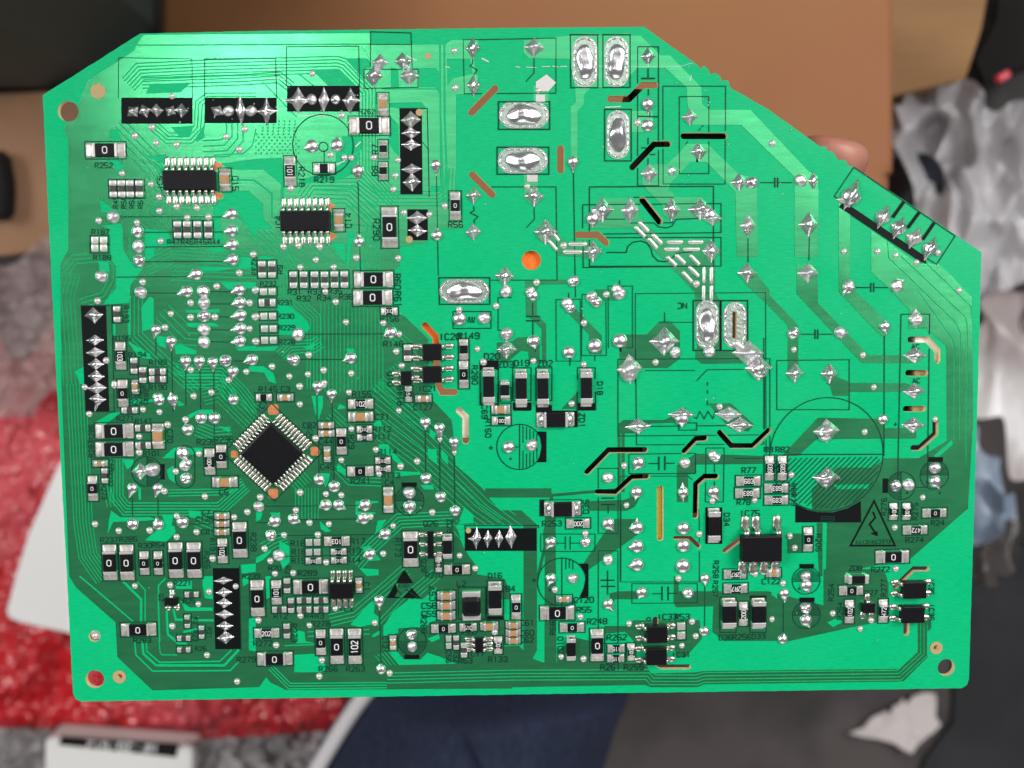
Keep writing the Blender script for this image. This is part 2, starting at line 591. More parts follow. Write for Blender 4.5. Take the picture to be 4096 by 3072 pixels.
l 8 1875 500 1870 550 1850 570 1910 605 1880 650
l 6 2592 330 1790 345 1800 810 2592 805
l 6 2592 805 2592 330
H 60 1862 970 2065 765
H 60 1870 1510 2040 1680
L 10 2095 880 2537 880 2537 1118 2095 1118
Q 2315 995 430 220 H
L 10 2083 1272 2530 1272 2530 1505 2083 1505
Q 2305 1388 430 215 H
c cap 1098 905 185 85 V -
c big 980 1088 335 145 H 0
c res 1100 1290 145 72 V -
x 1030 1290 52 90 R7
c res 1100 1478 145 72 V -
x 1028 1478 52 90 R8
c res 297 1480 240 92 V 101
x 395 1530 50 270 R218
c res 590 1455 175 82 H -
x 590 1553 50 0 R219
O 580 1255 253
O 583 1270 38
l 7 590 1300 590 1410
t 485 1265 50 -65 20
t 700 1255 50 10 -65
B 1240 940 1433 940 1440 1680 1248 1680
s 1338 1038 78 72
s 1338 1150 78 46
s 1340 1252 78 46
s 1345 1462 78 46
s 1347 1575 78 68
G 1412 972 30
l 8 1240 938 1480 938 1497 1700
l 6 1435 1225 1495 1300
t 1555 1425 40 0 80
l 7 1560 1520 1575 2380
t 880 1475 46 0 75
l 7 880 1540 905 2400
m 2 32 12 1608 375 1610 1000 1640 1800
x 960 965 40 0 R262
w 0 1050 370 1350 46
a 12 1950 505 2010 535
a 10 1300 482 1390 525
a 8 1640 578 1675 585
a 9 360 1000 600 1000
a 12 860 1270 905 1225
a 9 700 1420 770 1390
a 6 60 600 220 610
a 5 80 680 260 688
T 1 1
I soic 435 255 420 165 16 365
x 195 265 48 90 IC4
x 800 245 52 90 C14
o 630 78 690 118 640 168
o 635 338 705 382 650 425
c cap 718 245 180 85 V -
v 238 472 368 465 550 475 518 588 383 652 673 650 868 568 1230 573 1278 178 1497 195 1632 122 600 860 690 950 778 1125 1100 1132 1238 1228 1213 1378 1913 1357 1260 1503 457 1408 140 1508 290 1593 450 1575 585 1540 823 1568 2075 985 1755 1018 590 1650 5 1075 5 1290 5 845
J 1965 1470 32
c sml 55 668 140 65 V -
c sml 140 668 140 65 V -
x 210 670 46 90 R9
x 108 792 42 0 R232
c two 105 860 140 60 H -
c sml 100 955 140 68 H -
x 250 955 42 0 R231
c two 108 1072 140 60 H -
x 258 1073 42 0 R230
c two 113 1180 140 60 H -
x 268 1172 42 0 R229
c two 115 1280 140 62 H -
x 268 1295 42 0 R228
c sml 325 758 140 65 V -
c sml 415 758 140 65 V -
c sml 508 758 140 65 V -
c sml 595 758 140 65 V -
c sml 680 755 140 65 V -
c sml 765 755 140 65 V -
x 335 865 48 0 R31
x 415 920 48 0 R32
x 510 862 48 0 R33
x 590 915 48 0 R34
x 685 855 48 0 R35
x 780 905 48 0 R36
c big 1155 305 340 135 V 0
x 1040 325 55 270 R290
b 1308 150 1485 418
s 1392 225 78 58
s 1395 335 78 46
G 1325 410 30
c res 1722 120 235 90 V 0
x 1725 282 52 0 R56
l 8 1880 120 1885 160 1850 180 1918 212 1885 245 1885 280
s 1880 30 62 66
s 1878 345 60 72
t 1565 375 42 0 -60
t 890 430 40 0 -65
l 7 885 -60 890 365
c big 1017 755 330 135 H 0
x 1222 775 55 270 R60
c big 1010 912 330 135 H 0
x 1225 925 55 270 R61
c res 1152 1030 140 65 H 010
x 1155 1095 48 0 R156
L 10 1580 740 2020 740 2020 970 1585 970
Q 1800 858 430 205 H
L 8 1703 1032 2030 1032 2030 1178 1703 1178
t 1758 1095 54 20 40
J 1972 1090 52
l 9 1830 1125 1845 1078 1855 1132 1868 1078 1878 1132 1890 1080
s 2150 725 85 72
J 2160 860 50
l 7 2212 912 2092 912 2092 1195 2120 1195
J 2165 1225 52
s 2165 1360 80 78
t 1165 1215 46 -60 30
J 365 1230 52
l 7 420 1228 1110 1225
J 325 1450 52
t 820 1435 46 -65 25
l 7 380 1447 755 1447
x 1188 1313 52 0 R146
c sml 1310 1388 140 65 V -
I dip 1525 1380 160 140 4 320
I dip 1525 1572 160 140 4 320
H 58 1460 1155 1550 1250 1560 1340
H 60 1560 1450 1560 1530
x 1675 1250 56 0 IC20
x 1838 1243 56 0 R149
c res 1795 1360 175 78 V -
c res 1795 1575 235 82 V 0
x 1890 1580 50 270 R280
x 2040 1420 56 0 D20
x 2158 1488 56 0 ZD3
x 1160 1615 52 270 Q10
I sot 1300 1605 90 120 3 200
T 1 2
x 105 45 48 0 R145
x 255 42 48 0 C3
c res 70 115 135 62 H -
c cap0 255 115 135 62 H -
I qfp 148 590 345 345 11 600
q 150 220 45
q 510 580 38
q 150 945 42
q -185 605 30
x 50 190 50 45 IC1
v 378 20 380 175 805 72 1235 230 825 388 1037 567 517 470 738 657 1065 775 1250 712 1393 668 382 938 605 950 738 960 38 978 345 1090 463 1198 630 1210 1185 1225 243 1305 535 1302 75 1422 1100 1465 125 1528 607 1540 165 1637 322 1632 1523 1108 1758 1482 1895 1592
t 535 20 42 -10 70
J 585 5 28
t 655 85 38 -5 70
l 7 527 90 530 320
l 7 657 150 662 320
l 7 540 400 545 770
l 7 672 460 675 830
c res 905 170 215 85 H 102
c cap 905 280 215 85 H -
x 915 85 50 0 R155
x 1090 285 52 0 C71
c cap0 608 355 130 58 H -
c cap0 610 425 135 60 H -
x 465 355 48 0 C82
x 460 430 48 70 C27
x 605 495 50 0 C44
c res 740 495 225 88 V 0
x 825 500 50 270 R29
c res 938 390 130 62 H 010
c res 940 460 130 58 H 010
x 1090 390 48 0 R112
x 1085 458 48 0 R111
c cap0 617 605 135 60 V -
x 618 715 50 0 C45
c res 1097 660 130 60 H 010@180
c res 1100 730 130 58 H 010@180
x 1138 585 48 0 R114
x 1165 790 48 0 R113
c res 903 752 225 88 H 0
x 905 840 52 0 R241
x 1155 850 50 0 C4
c cap 1145 1000 225 88 V -
O 1325 1008 127
l 8 1200 1008 1450 1008
K -127 1325 1008 1
B 1258 850 1390 850 1390 890 1320 880 1258 892
J 1325 940 50
t 1328 1060 50 3 60
J 1328 1055 50
l 8 1327 1110 1327 1145
x 1262 1068 44 0 +
c res 1318 85 135 60 V 151@90
x 1247 100 50 90 R148
c cap0 1447 125 135 62 H -
x 1445 200 50 0 C127
x 1480 40 48 0 IC21
H 58 1575 5 1610 70 1715 70
H 58 1755 230 1812 285 1812 490
t 1463 330 42 0 60
t 1585 380 42 2 110
t 1712 500 40 0 105
J 1590 475 22
J 1715 590 22
l 8 1462 395 1467 770
l 8 1587 500 1590 925
l 8 1713 610 1718 1045
t 1470 815 44 0 -45
t 1597 975 44 -5 -45
t 1720 1095 42 -2 -50
t 548 825 44 -10 -50
t 678 885 46 -5 -50
J 25 1060 44
l 7 60 1055 540 1052
t 605 1045 46 -60 25
t 715 1045 44 55 35
l 7 780 1048 880 1048
t 945 1045 48 -60 25
t 165 1185 46 -60 30
l 6 0 1197 100 1197
t 325 1165 44 55 30
l 7 385 1172 865 1165
t 930 1160 48 -60 30
J 990 1145 28
J 130 1308 48
l 6 180 1308 1055 1300
t 1118 1295 46 -60 25
J 200 1480 50
l 6 250 1488 920 1475
t 985 1470 46 -60 20
x 362 1375 50 0 R18
x 370 1448 50 0 R16
x 370 1525 50 0 R15
c two 495 1365 135 60 H -
c res 700 1355 220 85 H 103@180
x 880 1358 52 0 R17
c two 495 1450 135 58 H -
c res 715 1447 135 58 H 010@180
x 845 1440 50 0 R13
c res 498 1525 135 58 H 010
c res 718 1520 135 58 H 010
x 845 1520 50 0 R14
x 165 1590 46 0 R20
x 275 1625 44 270 R21
x 445 1632 50 0 R289
c big 1337 1425 310 135 V 0
x 1225 1410 50 270 R173
I dual 1510 1380 50 240 3 170
x 1510 1205 52 0 Q26
x 1675 1225 50 270 ZD9
c mel 1655 1400 220 80 V -
L 8 1620 1285 1705 1285 1705 1530 1620 1530
x 1450 1570 46 270 Q28
c res 1578 1555 140 58 V 151@90
c res 1738 1600 225 88 H 0
x 1540 1650 46 0 R270
b 1805 1245 2425 1440
l 8 1805 1245 1805 1222 2440 1220 2440 1245
G 1835 1265 24
s 1905 1330 40 92
s 1880 1335 45 30
s 2002 1335 40 70
s 2100 1335 40 70
s 2202 1320 46 100
x 1975 240 50 270 C69
x 2005 380 50 270 R150
c cap 2115 218 160 80 H -
c res 2118 315 160 75 H 1003
c mel 2010 20 330 100 V -
c mel 2150 50 170 75 V -
B 1935 75 1945 75 1945 170 2085 170 2085 75 2095 75 2095 180 1935 180
L 7 2112 30 2205 30 2205 155 2112 155
L 8 1935 -200 2095 -200 2095 180 1935 180
B 1935 -205 2095 -205 2095 -110 2075 -130 1955 -130 1935 -110
x 2030 550 60 0 +
x 2200 645 40 0 +
B 1210 1720 1285 1605 1360 1720
T 1 3
B 1272 -45 1330 45 1215 45
B 1205 60 1225 130 1200 175 1270 190 1130 190
B 1265 190 1345 100 1425 190
x 1275 80 34 0 ESD
l 6 1225 120 1260 165
l 9 1290 110 1400 185
c big 15 190 320 120 V 0
x -40 0 46 0 R239
c res 178 140 215 88 V 101@270
c sml 270 80 130 58 V -
c big 475 90 300 130 H 0
c sml 305 250 130 55 V -
c sml 418 205 125 55 H -
c sml 565 205 125 55 H -
c sml 418 285 125 55 H -
c sml 565 285 125 55 H -
c sml 205 285 125 55 H -
I soic 745 110 200 140 8 300
x 780 278 52 0 IC2
x 955 90 50 270 C1
c cap0 890 78 130 62 V -
x 215 345 50 0 R12
x 460 342 50 0 R4
x 548 342 50 0 R3
x 478 160 40 0 R289
x 560 412 50 0 R278
v 385 342 22 382 463 425 685 280 175 597 570 727 548 865 1155 838 1027 403 2063 482
c res 95 490 215 85 H 202
c sml 268 470 130 58 V -
x 330 490 50 270 R273
x 60 580 50 0 R272
c res 562 570 225 88 V 0
c big 700 605 315 120 V 0
c big 855 605 315 120 V 102@90
x 625 800 50 0 R266
x 860 800 50 0 R263
c big 165 712 305 118 H 0
t 1065 210 42 0 80
l 7 1068 290 1080 750
t 1080 805 40 -8 -50
c cap0 1185 575 130 60 V -
x 1115 590 46 270 C121
O 1350 565 125
l 7 1225 565 1475 565
K 125 1350 565 1
b 1282 680 1412 715
J 1345 505 46
J 1350 610 44
x 1450 415 50 270 R288
x 1525 150 54 90 C57
x 1495 255 54 0 C58
x 1495 325 54 0 C59
c cap 1645 165 155 75 H -
c cap 1645 250 155 75 H -
c cap 1645 338 155 75 H -
L 9 1748 95 1985 95 1985 370 1748 370
x 1775 65 50 0 L2
I ind 1862 250 160 170 0 250
x 2065 -5 50 0 D16
c mel 2065 190 300 115 V -
B 1995 345 2140 345 2140 378 1995 378
L 8 1995 35 2140 35 2140 378 1995 378
c res 1620 450 215 80 H 0
c res 1833 440 150 72 H 510
c cap 2015 430 155 75 H -
x 1840 490 40 0 R300
c two 1665 568 125 50 V -
c sml 1730 570 125 52 V -
c sml 1798 635 130 60 V -
x 1665 695 46 270 C56
x 1730 690 46 270 R32
x 1810 730 50 0 R63
x 1895 670 50 0 IC17
I sot6 1928 585 65 130 6 210
c res 2092 595 155 75 V 100@90
x 2090 718 52 0 R133
T 2 0
Q 630 535 430 210 V
L 9 503 300 740 300 742 758 508 758
Q 903 535 430 205 V
L 9 785 300 1020 300 1020 755 785 755
Q 915 1165 415 195 V
L 9 800 945 1030 945 1030 1390 800 1390
p 100 350 500 310 1110 310 1285 480 1365 480 1635 755 1640 895 1700 950 2060 950 2560 1480 2640 1520 2642 2220 2440 2220 2440 1530 1980 1080 1560 1080 1515 900 1510 760 1325 590 1080 590 930 745 680 760 620 820 620 905 565 960 565 1380 505 1380 505 925 550 885 545 760 495 510 145 505 100 460
p 1445 1320 1510 1245 1690 1245 1960 1510 2115 1540 2125 2220 1940 2220 1930 1659 1680 1400 1540 1400 1365 1590 1350 1659 1400 1710 1350 1780 1180 1659 1125 1590 1125 1480 1190 1425 1340 1420
p 1020 960 1215 960 1215 1145 1030 1145
p 185 740 315 740 315 900 185 900
p 100 1500 225 1500 225 1700 160 1770 100 1700
s 190 412 78 82
l 7 190 490 190 630 120 705
s 1175 488 64 68
l 10 1175 590 1175 675
l 12 1115 678 1235 678
l 8 1178 770 1178 825
L 8 1085 405 1265 405 1265 1605 1085 1605
l 12 1085 1005 1265 1010
l 9 1190 960 1190 1010
H 56 850 855 1010 855 1130 735 1235 735
H 52 1040 1445 1230 1245 1350 1243
H 55 1485 1175 1835 1175
H 60 420 1285 420 1468
t 1172 900 48 8 75
t 1172 1085 50 -55 10
J 1083 1062 32
l 9 1175 1190 1175 1250
l 9 1115 1278 1160 1278
l 9 1190 1335 1240 1335
l 8 1175 1335 1175 1430
L 7 1303 745 1845 745 1840 1590 1305 1590
L 7 1445 835 1700 835 1700 1500 1445 1500
s 1535 1012 62 66
l 7 1655 1080 1610 1130
l 7 1520 1220 1500 1245
s 1612 1312 68 72
l 22 1605 1340 1600 1400
J 1380 1478 34
s 1185 1500 64 85
s 1960 1575 72 66
J 2070 1578 52
t 527 1398 42 0 80
l 8 530 1490 548 2570
l 7 -180 1615 380 1615 390 2420 -180 2420
L 9 668 1615 1740 1610 1740 2300 668 2300
e 205 710 298 645 380 715 315 790 240 790 205 760
J 225 785 24
e 205 820 285 820 285 880 205 880
e 130 1512 220 1512 220 1572 130 1572
v 130 1612
a 3 1010 575 1450 575 1560 545
l 8 2145 1578 2212 1578
a 6 30 578 70 584
a 6 120 582 210 586
a 6 260 578 330 576
a 6 345 572 400 580
a 6 415 578 475 576
a 4 740 572 790 572
a 9 805 928 940 922
a 9 508 300 735 298
a 9 790 300 1015 298
a 6 1700 890 1712 880
a 6 1690 915 1700 905
a 6 1550 650 1535 700
T 2 1
s 190 38 85 80
l 7 190 115 193 235 122 310
p 200 310 270 245 380 350 460 425 690 425 775 515 690 570 400 548
r 45 300 290 300 340
s 290 345 95 100
r 30 370 375 400 415
r 30 325 430 380 495
J 445 463 30
r 36 505 450 632 450
r 36 455 518 590 518
s 700 518 80 80
H 60 570 370 740 370 812 437
h 168 590 82
L 8 610 110 1805 100 1805 350 610 365
L 8 612 395 1805 392 1805 640 615 652
l 9 815 522 985 522 1000 470 1040 435 1110 422 1165 440 1200 490 1215 550 1260 595 1320 603 1370 585 1420 530 1560 515
l 8 1050 45 1400 45
l 8 800 235 980 235
l 8 1020 268 1385 265 1385 210
l 8 1230 270 1265 300 1330 310 1380 295 1420 235 1620 228
H 58 1130 70 1275 255
p 770 55 1090 55 1100 215 1310 410 1715 410 1755 480 1755 870 1795 940 1590 940 1590 875 1050 315 680 315 650 290 650 200
p 1180 -5 1380 -5 1410 45 1640 45 1790 200 1790 265 1700 270 1620 235 1345 235 1300 190 1300 120
s 780 155 98 92
t 695 230 52 0 70
s 1020 158 68 102
s 1380 150 70 90
s 1625 150 95 88
s 1735 230 70 60
t 1710 200 48 20 60
r 36 1105 270 1170 335
r 36 1070 310 1140 380
r 36 1220 375 1285 440
r 36 1185 410 1245 480
r 36 1355 433 1460 433
r 36 1535 433 1635 433
r 36 1330 495 1430 495
r 36 1495 495 1605 495
r 34 1345 568 1410 630
r 34 1420 550 1485 612
r 34 1545 555 1610 622
r 34 1535 655 1605 722
r 34 1480 700 1545 770
J 1590 795 32
r 30 1658 660 1658 775
r 30 1722 660 1722 780
r 30 1655 820 1655 930
r 30 1722 820 1722 930
s 1722 510 80 85
s 2038 290 60 92
t 2035 330 30 0 50
l 8 2038 400 2038 605
s 2032 700 85 78
v 213 782 815 885 620 1132 185 1460 1240 1472
J 532 770 48
p 115 755 530 755 530 795 240 800 215 850 215 1060 295 1140 295 1480 260 1480 255 1180 160 1090 120 1060
J 155 860 40
t 180 895 42 -20 -40
l 9 178 955 178 1075
l 12 120 1075 240 1075
l 12 120 1112 240 1112
l 9 180 1112 180 1290
t 185 1290 50 15 60
l 9 200 1350 202 1380
p -130 1300 0 1290 50 1255 240 1250 240 1480 150 1480 140 1380 80 1370 -50 1480 -130 1440
L 6 380 930 590 925 595 1460 382 1460
l 6 600 1410 605 885 655 885
l 6 600 1412 815 1412 810 930
l 6 833 1350 830 812 1040 812 1040 1345 990 1345
l 8 490 870 490 920
l 8 928 760 928 810
p 460 1020 540 1000 775 1240 775 1400 665 1400 665 1230
p 715 840 930 840 930 935 715 935
J 475 960 48
J 500 1000 46
J 685 905 46
J 725 950 48
J 905 840 44
J 930 880 52
t 490 1385 50 30 50
t 715 1330 56 25 55
l 8 500 1430 500 1500
l 8 715 1410 715 1460
l 18 935 1340 938 1380
t 930 1285 58 50 45
v 620 1490
p 930 1230 1165 1230 1260 1130 1380 1130 1450 1200 1450 1440 1345 1520 1150 1520 930 1500
s 1315 1290 125 110
J 1410 1388 46
s 1015 1530 100 125
J 1010 1555 80
l 6 1065 1659 1065 878 2190 868 2195 2260
l 6 1265 1125 1560 1125
l 8 1318 1040 1318 1120
l 6 1275 1122 1360 1122
x 1470 982 52 180 NC
L 12 1565 938 2035 938 2035 1370 1565 1368
l 18 1802 938 1802 1368
Q 1685 1145 420 200 V
U 1925 1150 400 200 V
H 40 1922 1050 1922 1250
J 1703 1380 48
r 70 1930 1310 2010 1370
s 2040 1390 120 110
s 2130 1520 115 105
J 2130 1540 75
p 1585 1370 1950 1370 1990 1480 1640 1485 1585 1440
l 7 915 1659 915 1445 2190 1438
l 7 1150 1542 1580 1542
l 7 1595 1630 1685 1535 2000 1532
x 85 1478 54 0 D19
x 285 1480 54 0 ZD2
L 8 5 1518 165 1518 165 1800 5 1800
L 8 205 1518 345 1518 345 1800 205 1800
l 8 565 1620 565 1518 718 1518 718 1615
c mel 78 1695 330 100 V -
c mel 265 1695 330 100 V -
c mel 640 1690 330 100 V -
p 1580 870 1600 1370 1790 1370 1790 960 1750 870
p 2040 700 2120 720 2225 850 2225 990 2000 780
T 2 2
O 65 543 198
l 8 65 345 65 741
l 8 65 350 65 740
l 7 95 360 95 510
l 7 95 575 95 735
l 7 125 370 125 480
l 7 125 600 125 725
l 7 155 385 155 480
l 7 155 590 155 710
l 7 185 405 185 470
l 7 185 580 185 690
l 7 215 430 215 650
l 7 -60 543 60 543
B 215 410 297 410 297 675 215 675 235 640 255 543 240 450
J 172 528 50
t -30 545 50 -20 20
B 8 160 168 160 168 220 160 230 20 230 8 220
B 205 180 345 180 345 228 205 228
b 562 165 722 228
l 9 722 228 722 65
l 9 562 65 562 228
c mel2 375 305 330 130 H -
B 208 228 568 228 568 372 208 372
x 603 312 52 270 ZD1
v 515 170 968 705 988 1047 1792 195 1730 1010 633 1290 1617 1295 2095 1005 2100 1640
p 425 215 560 75 560 215
m 1 10 10 0 942 355 942 920 355 965 290 1290 290 1400 175 1890 175
k 26 0 925 345 925 910 345 960 280 1295 285 1400 170 1890 165
k 26 0 960 360 960 925 385
p 920 345 965 310 1310 310 1400 270 1500 200 1500 330 1200 340 1100 425 920 425
s 1090 365 110 62
s 1465 265 105 62
t 1465 300 55 0 70
s 1870 260 105 66
s 1970 355 115 60
p 1690 165 1890 165 2090 350 2040 410 1880 380
l 7 1570 285 1595 300 1620 235 1660 300 1692 235 1735 300 1755 235 1780 240
L 8 1440 335 1595 335 1595 397 1440 397
l 8 1195 365 1440 362
l 8 1595 360 1860 358
l 7 915 -200 915 448 2180 438 2180 -100
l 7 1068 -300 1075 525 2175 518 2175 -400
l 7 1688 -20 1688 15
l 7 1688 50 1688 85
l 7 1688 140 1688 185
x 760 35 48 270 D18
H 52 650 760 835 572 1150 570
H 50 1490 580 1590 475 1670 470
H 50 1795 420 1900 535 2080 535 2220 400
H 50 740 932 895 935 1035 805 1165 800
H 56 1280 905 1280 1330
H 52 1765 800 1665 800 1590 865 1585 1140
H 36 1410 1330 1540 1330 1615 1405
H 46 1840 1440 1960 1350
l 7 1010 605 1585 597 1585 772 1010 772 1010 605
l 12 1268 625 1268 745
l 12 1320 620 1320 745
l 9 1180 686 1268 686
l 9 1320 683 1405 683
t 1092 680 50 -35 60
J 1492 682 46
L 7 1675 552 1832 552 1825 1018 1670 1018
J 1735 615 42
J 1760 635 40
l 8 1748 690 1748 890
p 1425 700 1590 600 2170 620 2170 690 1590 695 1585 770 1520 780 1520 1020 1425 1020
L 7 745 728 918 728 915 1290 745 1290
J 828 808 48
p 640 1010 970 1000 1060 960 1120 950 1060 1060 990 1095 660 1095
p 880 1165 1075 1165 1110 1200 1100 1290 640 1620 610 1560
t 1075 935 48 -10 60
s 1475 935 40 85
t 1478 935 42 0 70
t 1740 930 48 45 70
l 12 770 985 885 985
l 12 770 1040 890 1040
l 10 830 1040 830 1115
l 7 940 1040 940 1700
l 6 930 795 1520 795 1600 860 1618 1200 1618 1709 935 1709 935 795
t 830 1205 50 45 60
t 1080 1240 52 -65 10
s 1075 1220 40 60
t 1080 1400 54 -75 10
t 1080 1560 54 -75 10
t 1480 1245 52 60 5
t 1480 1395 54 50 0
t 1475 1570 60 60 0
J 830 1518 46
B 240 1000 280 1000 280 1140 240 1140
L 7 240 1000 598 998 598 1138 240 1140
c mel2 435 1075 320 130 H -
x 638 1058 52 90 D35
c res 570 1202 205 82 H 200@180
x 345 1205 52 0 R253
L 7 248 1295 718 1295 715 1445 248 1445
l 8 460 1315 460 1430
l 8 502 1315 502 1430
l 7 375 1374 460 1374
l 7 502 1374 590 1374
t 335 1365 44 -40 55
J 635 1365 46
p 285 1140 375 1140 385 2600 280 2600
p -230 900 340 900 340 980 -230 980
p 0 1090 80 1090 215 1215 215 2300 160 2400 100 2400 100 1215
L 7 745 1440 915 1440 915 2240 745 2240
l 9 825 1610 825 1740
c mel 1740 1220 310 105 V -
B 1670 1065 1815 1065 1815 1380 1670 1380
x 1855 1170 50 270 D34
c res 2040 835 215 85 H 683
c res 2032 940 215 85 H 683@180
x 2045 745 52 0 R77
x 2000 1020 50 0 R78
x 2053 1115 54 0 IC75
I sop7 2130 1400 350 230 4 480
x 1760 1600 48 270 R258
O 430 1710 215
l 8 430 1495 430 1920
l 7 465 1500 465 1600
l 7 495 1505 495 1590
l 7 525 1520 525 1600
B 580 1550 660 1550 660 1850 580 1850 620 1760 640 1650
c res 1925 1640 200 80 H 2R7@180
T 2 3
x -60 110 54 0 R284
c res 35 265 220 85 V 0
c cap 10 418 130 62 H -
c cap 10 485 130 62 H -
c cap 10 550 130 62 H -
x 130 403 52 0 C61
x 128 490 52 0 C60
x 125 550 52 0 C62
x 190 35 56 0 +
x 328 120 44 0 +
v 370 118 590 350 1437 20 1010 410 1555 392 1587 518 1467 600 425 695 617 715
t 335 20 42 -25 60
J 525 20 44
c cap0 448 195 135 60 H -
x 620 205 54 0 C120
c big 390 315 300 125 H 0
x 622 290 54 0 R55
c res 518 440 215 85 H 0
x 352 450 50 90 R68
x 735 390 54 0 R248
c mel 508 620 230 80 V -
x 418 600 50 90 ZD10
c big 735 595 290 120 V 0
x 905 528 54 0 R262
c res 898 622 150 72 H 115@180
c res 895 707 150 72 H 115@180
c res 1028 655 155 68 V 100@90
x 850 785 54 0 R261
x 1052 785 54 0 R255
I dip 1240 480 180 150 4 310
I dip 1235 670 180 150 4 310
O 1180 370 16
x 1340 350 54 0 IC33
x 1470 350 54 0 R53
H 50 1240 375 1240 420
H 46 1180 720 1290 785 1525 785
c two 1460 470 160 75 V -
x 1460 678 50 0 IC31
t 830 240 44 45 60
l 9 825 90 825 160
l 12 770 88 890 88
l 12 765 35 885 35
t 1120 140 46 -30 50
L 7 1035 65 1600 65 1600 230 1035 235
l 9 1210 152 1295 152
l 12 1295 88 1295 210
l 12 1348 88 1348 210
l 9 1348 148 1430 148
J 1520 145 48
t 1665 20 40 5 60
l 7 1665 90 1663 430
t 1660 475 40 0 -40
c res 1930 105 210 85 H 2R7@180
x 1755 110 46 270 R257
c mel 1870 320 280 120 V -
L 9 1795 180 1935 180 1935 485 1795 485
c res 1995 325 215 82 V 200@90
c mel 2125 320 280 120 V -
B 2055 170 2195 170 2195 205 2055 205
L 9 2055 170 2195 170 2195 485 2055 485
x 1845 530 50 0 D36
x 1985 525 50 0 R256
x 2130 520 50 0 D33
p -1080 770 0 745 1140 745 1200 840 1590 830 1640 820 3340 800 3500 650 3500 380 3620 380 3620 450 3590 480 3590 700 3380 910 1660 935 1600 960 1200 960 1150 940 0 960 -1080 980
m 4 30 8 -1080 880 0 855 1180 850 1215 895 1600 895 1660 875 3345 855 3545 670 3545 400
p 840 150 920 130 1080 130 1080 200 890 200 860 260
p 1400 0 1440 0 1440 130 1660 130 1800 130 2212 130 3200 380 2900 450 2400 560 1830 560 1730 480 1740 260 1420 270 1395 230
p 800 430 1000 430 1050 380 1420 380 1620 380 1640 540 1500 700 1420 700 1410 640 1050 640 1050 560 980 480 800 500
p 540 530 680 560 800 700 800 750 390 750 390 650
p 60 600 150 700 300 760 -400 770 -400 620
T 3 0
v 35 1240
J 282 1560 52
s 390 1562 45 70
l 8 0 1578 55 1578
l 12 58 1535 58 1620
l 12 82 1535 82 1620
l 8 85 1578 205 1578
T 3 1
p 240 -30 435 -30 435 330 400 400 290 410 240 360
l 9 355 390 352 590
s 350 282 86 90
s 345 700 85 82
p 248 625 405 625 425 700 430 960 870 1410 1250 1410 1250 1478 810 1478 248 880
p 610 90 710 150 705 830 780 880 1040 1130 1010 1260 980 1250 610 860
p 890 330 1030 430 1290 620 1470 620 1600 740 1760 910 1770 2000 1725 2740 1550 2740 1540 1330 1390 1200 1100 890 890 690
p 1220 1000 1350 1000 1400 1180 1210 1180
m 1 0 9 1030 430 1040 570 1620 1130 1660 1220 1655 2700
m 1 0 9 1150 560 1700 1080 1720 1160 1705 2700
m 1 0 9 1370 620 1750 990 1760 1100
m 1 0 9 1290 850 1590 1270 1610 1340 1600 2700
p 0 880 260 1150 260 1600 170 1600 170 1150 0 980
p 500 1560 700 1640 700 1760 560 1760
p 180 1450 260 1450 260 1600 180 1600
J 218 1220 50
J 622 1215 50
s 635 1220 60 50
l 8 285 1228 400 1228
l 12 405 1188 405 1270
l 12 428 1188 428 1270
l 8 430 1228 555 1228
s 230 1565 78 78
s 530 1568 78 80
v 222 1362 818 1410 655 515 945 515 1102 548 1280 610 1648 852
J 1465 525 30
L 7 75 1455 700 1448 700 1880 75 1880
l 7 -300 1440 15 1440 15 2300 -300 2300
J 695 815 52
t 700 830 46 -55 55
l 9 760 825 885 825
l 12 887 785 887 865
l 12 912 785 912 865
l 9 912 825 1040 825
J 1110 815 52
t 1115 800 45 50 -35
L 8 1148 1055 1395 1055 1375 2550 1118 2550
s 1275 1090 55 85
J 1280 1105 55
t 1008 1160 42 15 65
l 8 1003 1240 1000 2280
H 55 1232 1275 1375 1275 1462 1370 1462 1455
H 54 1212 1563 1358 1565
x 1272 1335 44 0 AC
x 1280 1630 44 0 AC
s 1270 1412 105 62
t 710 40 75 -45 90
s 700 60 100 70
B 650 80 1340 545 1370 620 1310 600 610 130
l 30 1075 220 1175 80
l 30 1205 310 1310 170
l 30 1335 410 1435 265
l 8 740 -214 570 38 640 80
l 8 740 -214 1615 380 1455 625 1375 575
y 990 215 75 88 55
y 1125 310 75 88 55
y 1260 400 75 88 55
y 1395 490 75 88 55
y 715 20 85 110 55
T 3 2
v 912 28 833 415 200 785 185 1313 228 1415 1335 980 1093 1240 1103 1595
p 430 290 1000 300 1010 380 1280 380 1280 470 420 475 260 620 120 620
O 505 610 505
K 505 505 610 1
l 10 170 608 1000 606
B 235 1040 340 1085 420 1105 560 1108 680 1075 800 1010 803 1195 235 1195
L 8 460 1145 570 1145 570 1185 460 1185
l 8 460 1165 570 1165
p 1000 640 1300 640 1560 480 1700 480 1720 1080 1240 1500 500 1659 510 1200 380 1120 380 900 600 720 880 720 960 680
g 1430 620 1590 480 1600 520 1460 640
g 560 870 880 865 870 900 600 910
s 505 405 105 100
J 495 420 75
s 505 810 115 88
J 500 820 70
s 1265 62 100 62
s 1255 355 105 62
H 52 1190 215 1340 215
H 52 1445 315 1445 430 1310 552 1255 552
J 1442 305 26
x 1100 347 50 0 +
t 990 305 42 0 -10
O 1435 785 128
l 7 1310 785 1560 785
K -128 1435 785 1
b 1380 630 1510 672
J 1440 725 50
t 1440 840 50 40 65
x 1372 850 44 0 +
x 1482 940 44 0 +
O 1150 878 125
l 7 1148 755 1148 1005
K -125 1150 878 2
b 988 815 1035 940
J 1100 880 50
J 1212 870 52
x 1200 940 44 0 +
c res 120 725 215 80 V 683@270
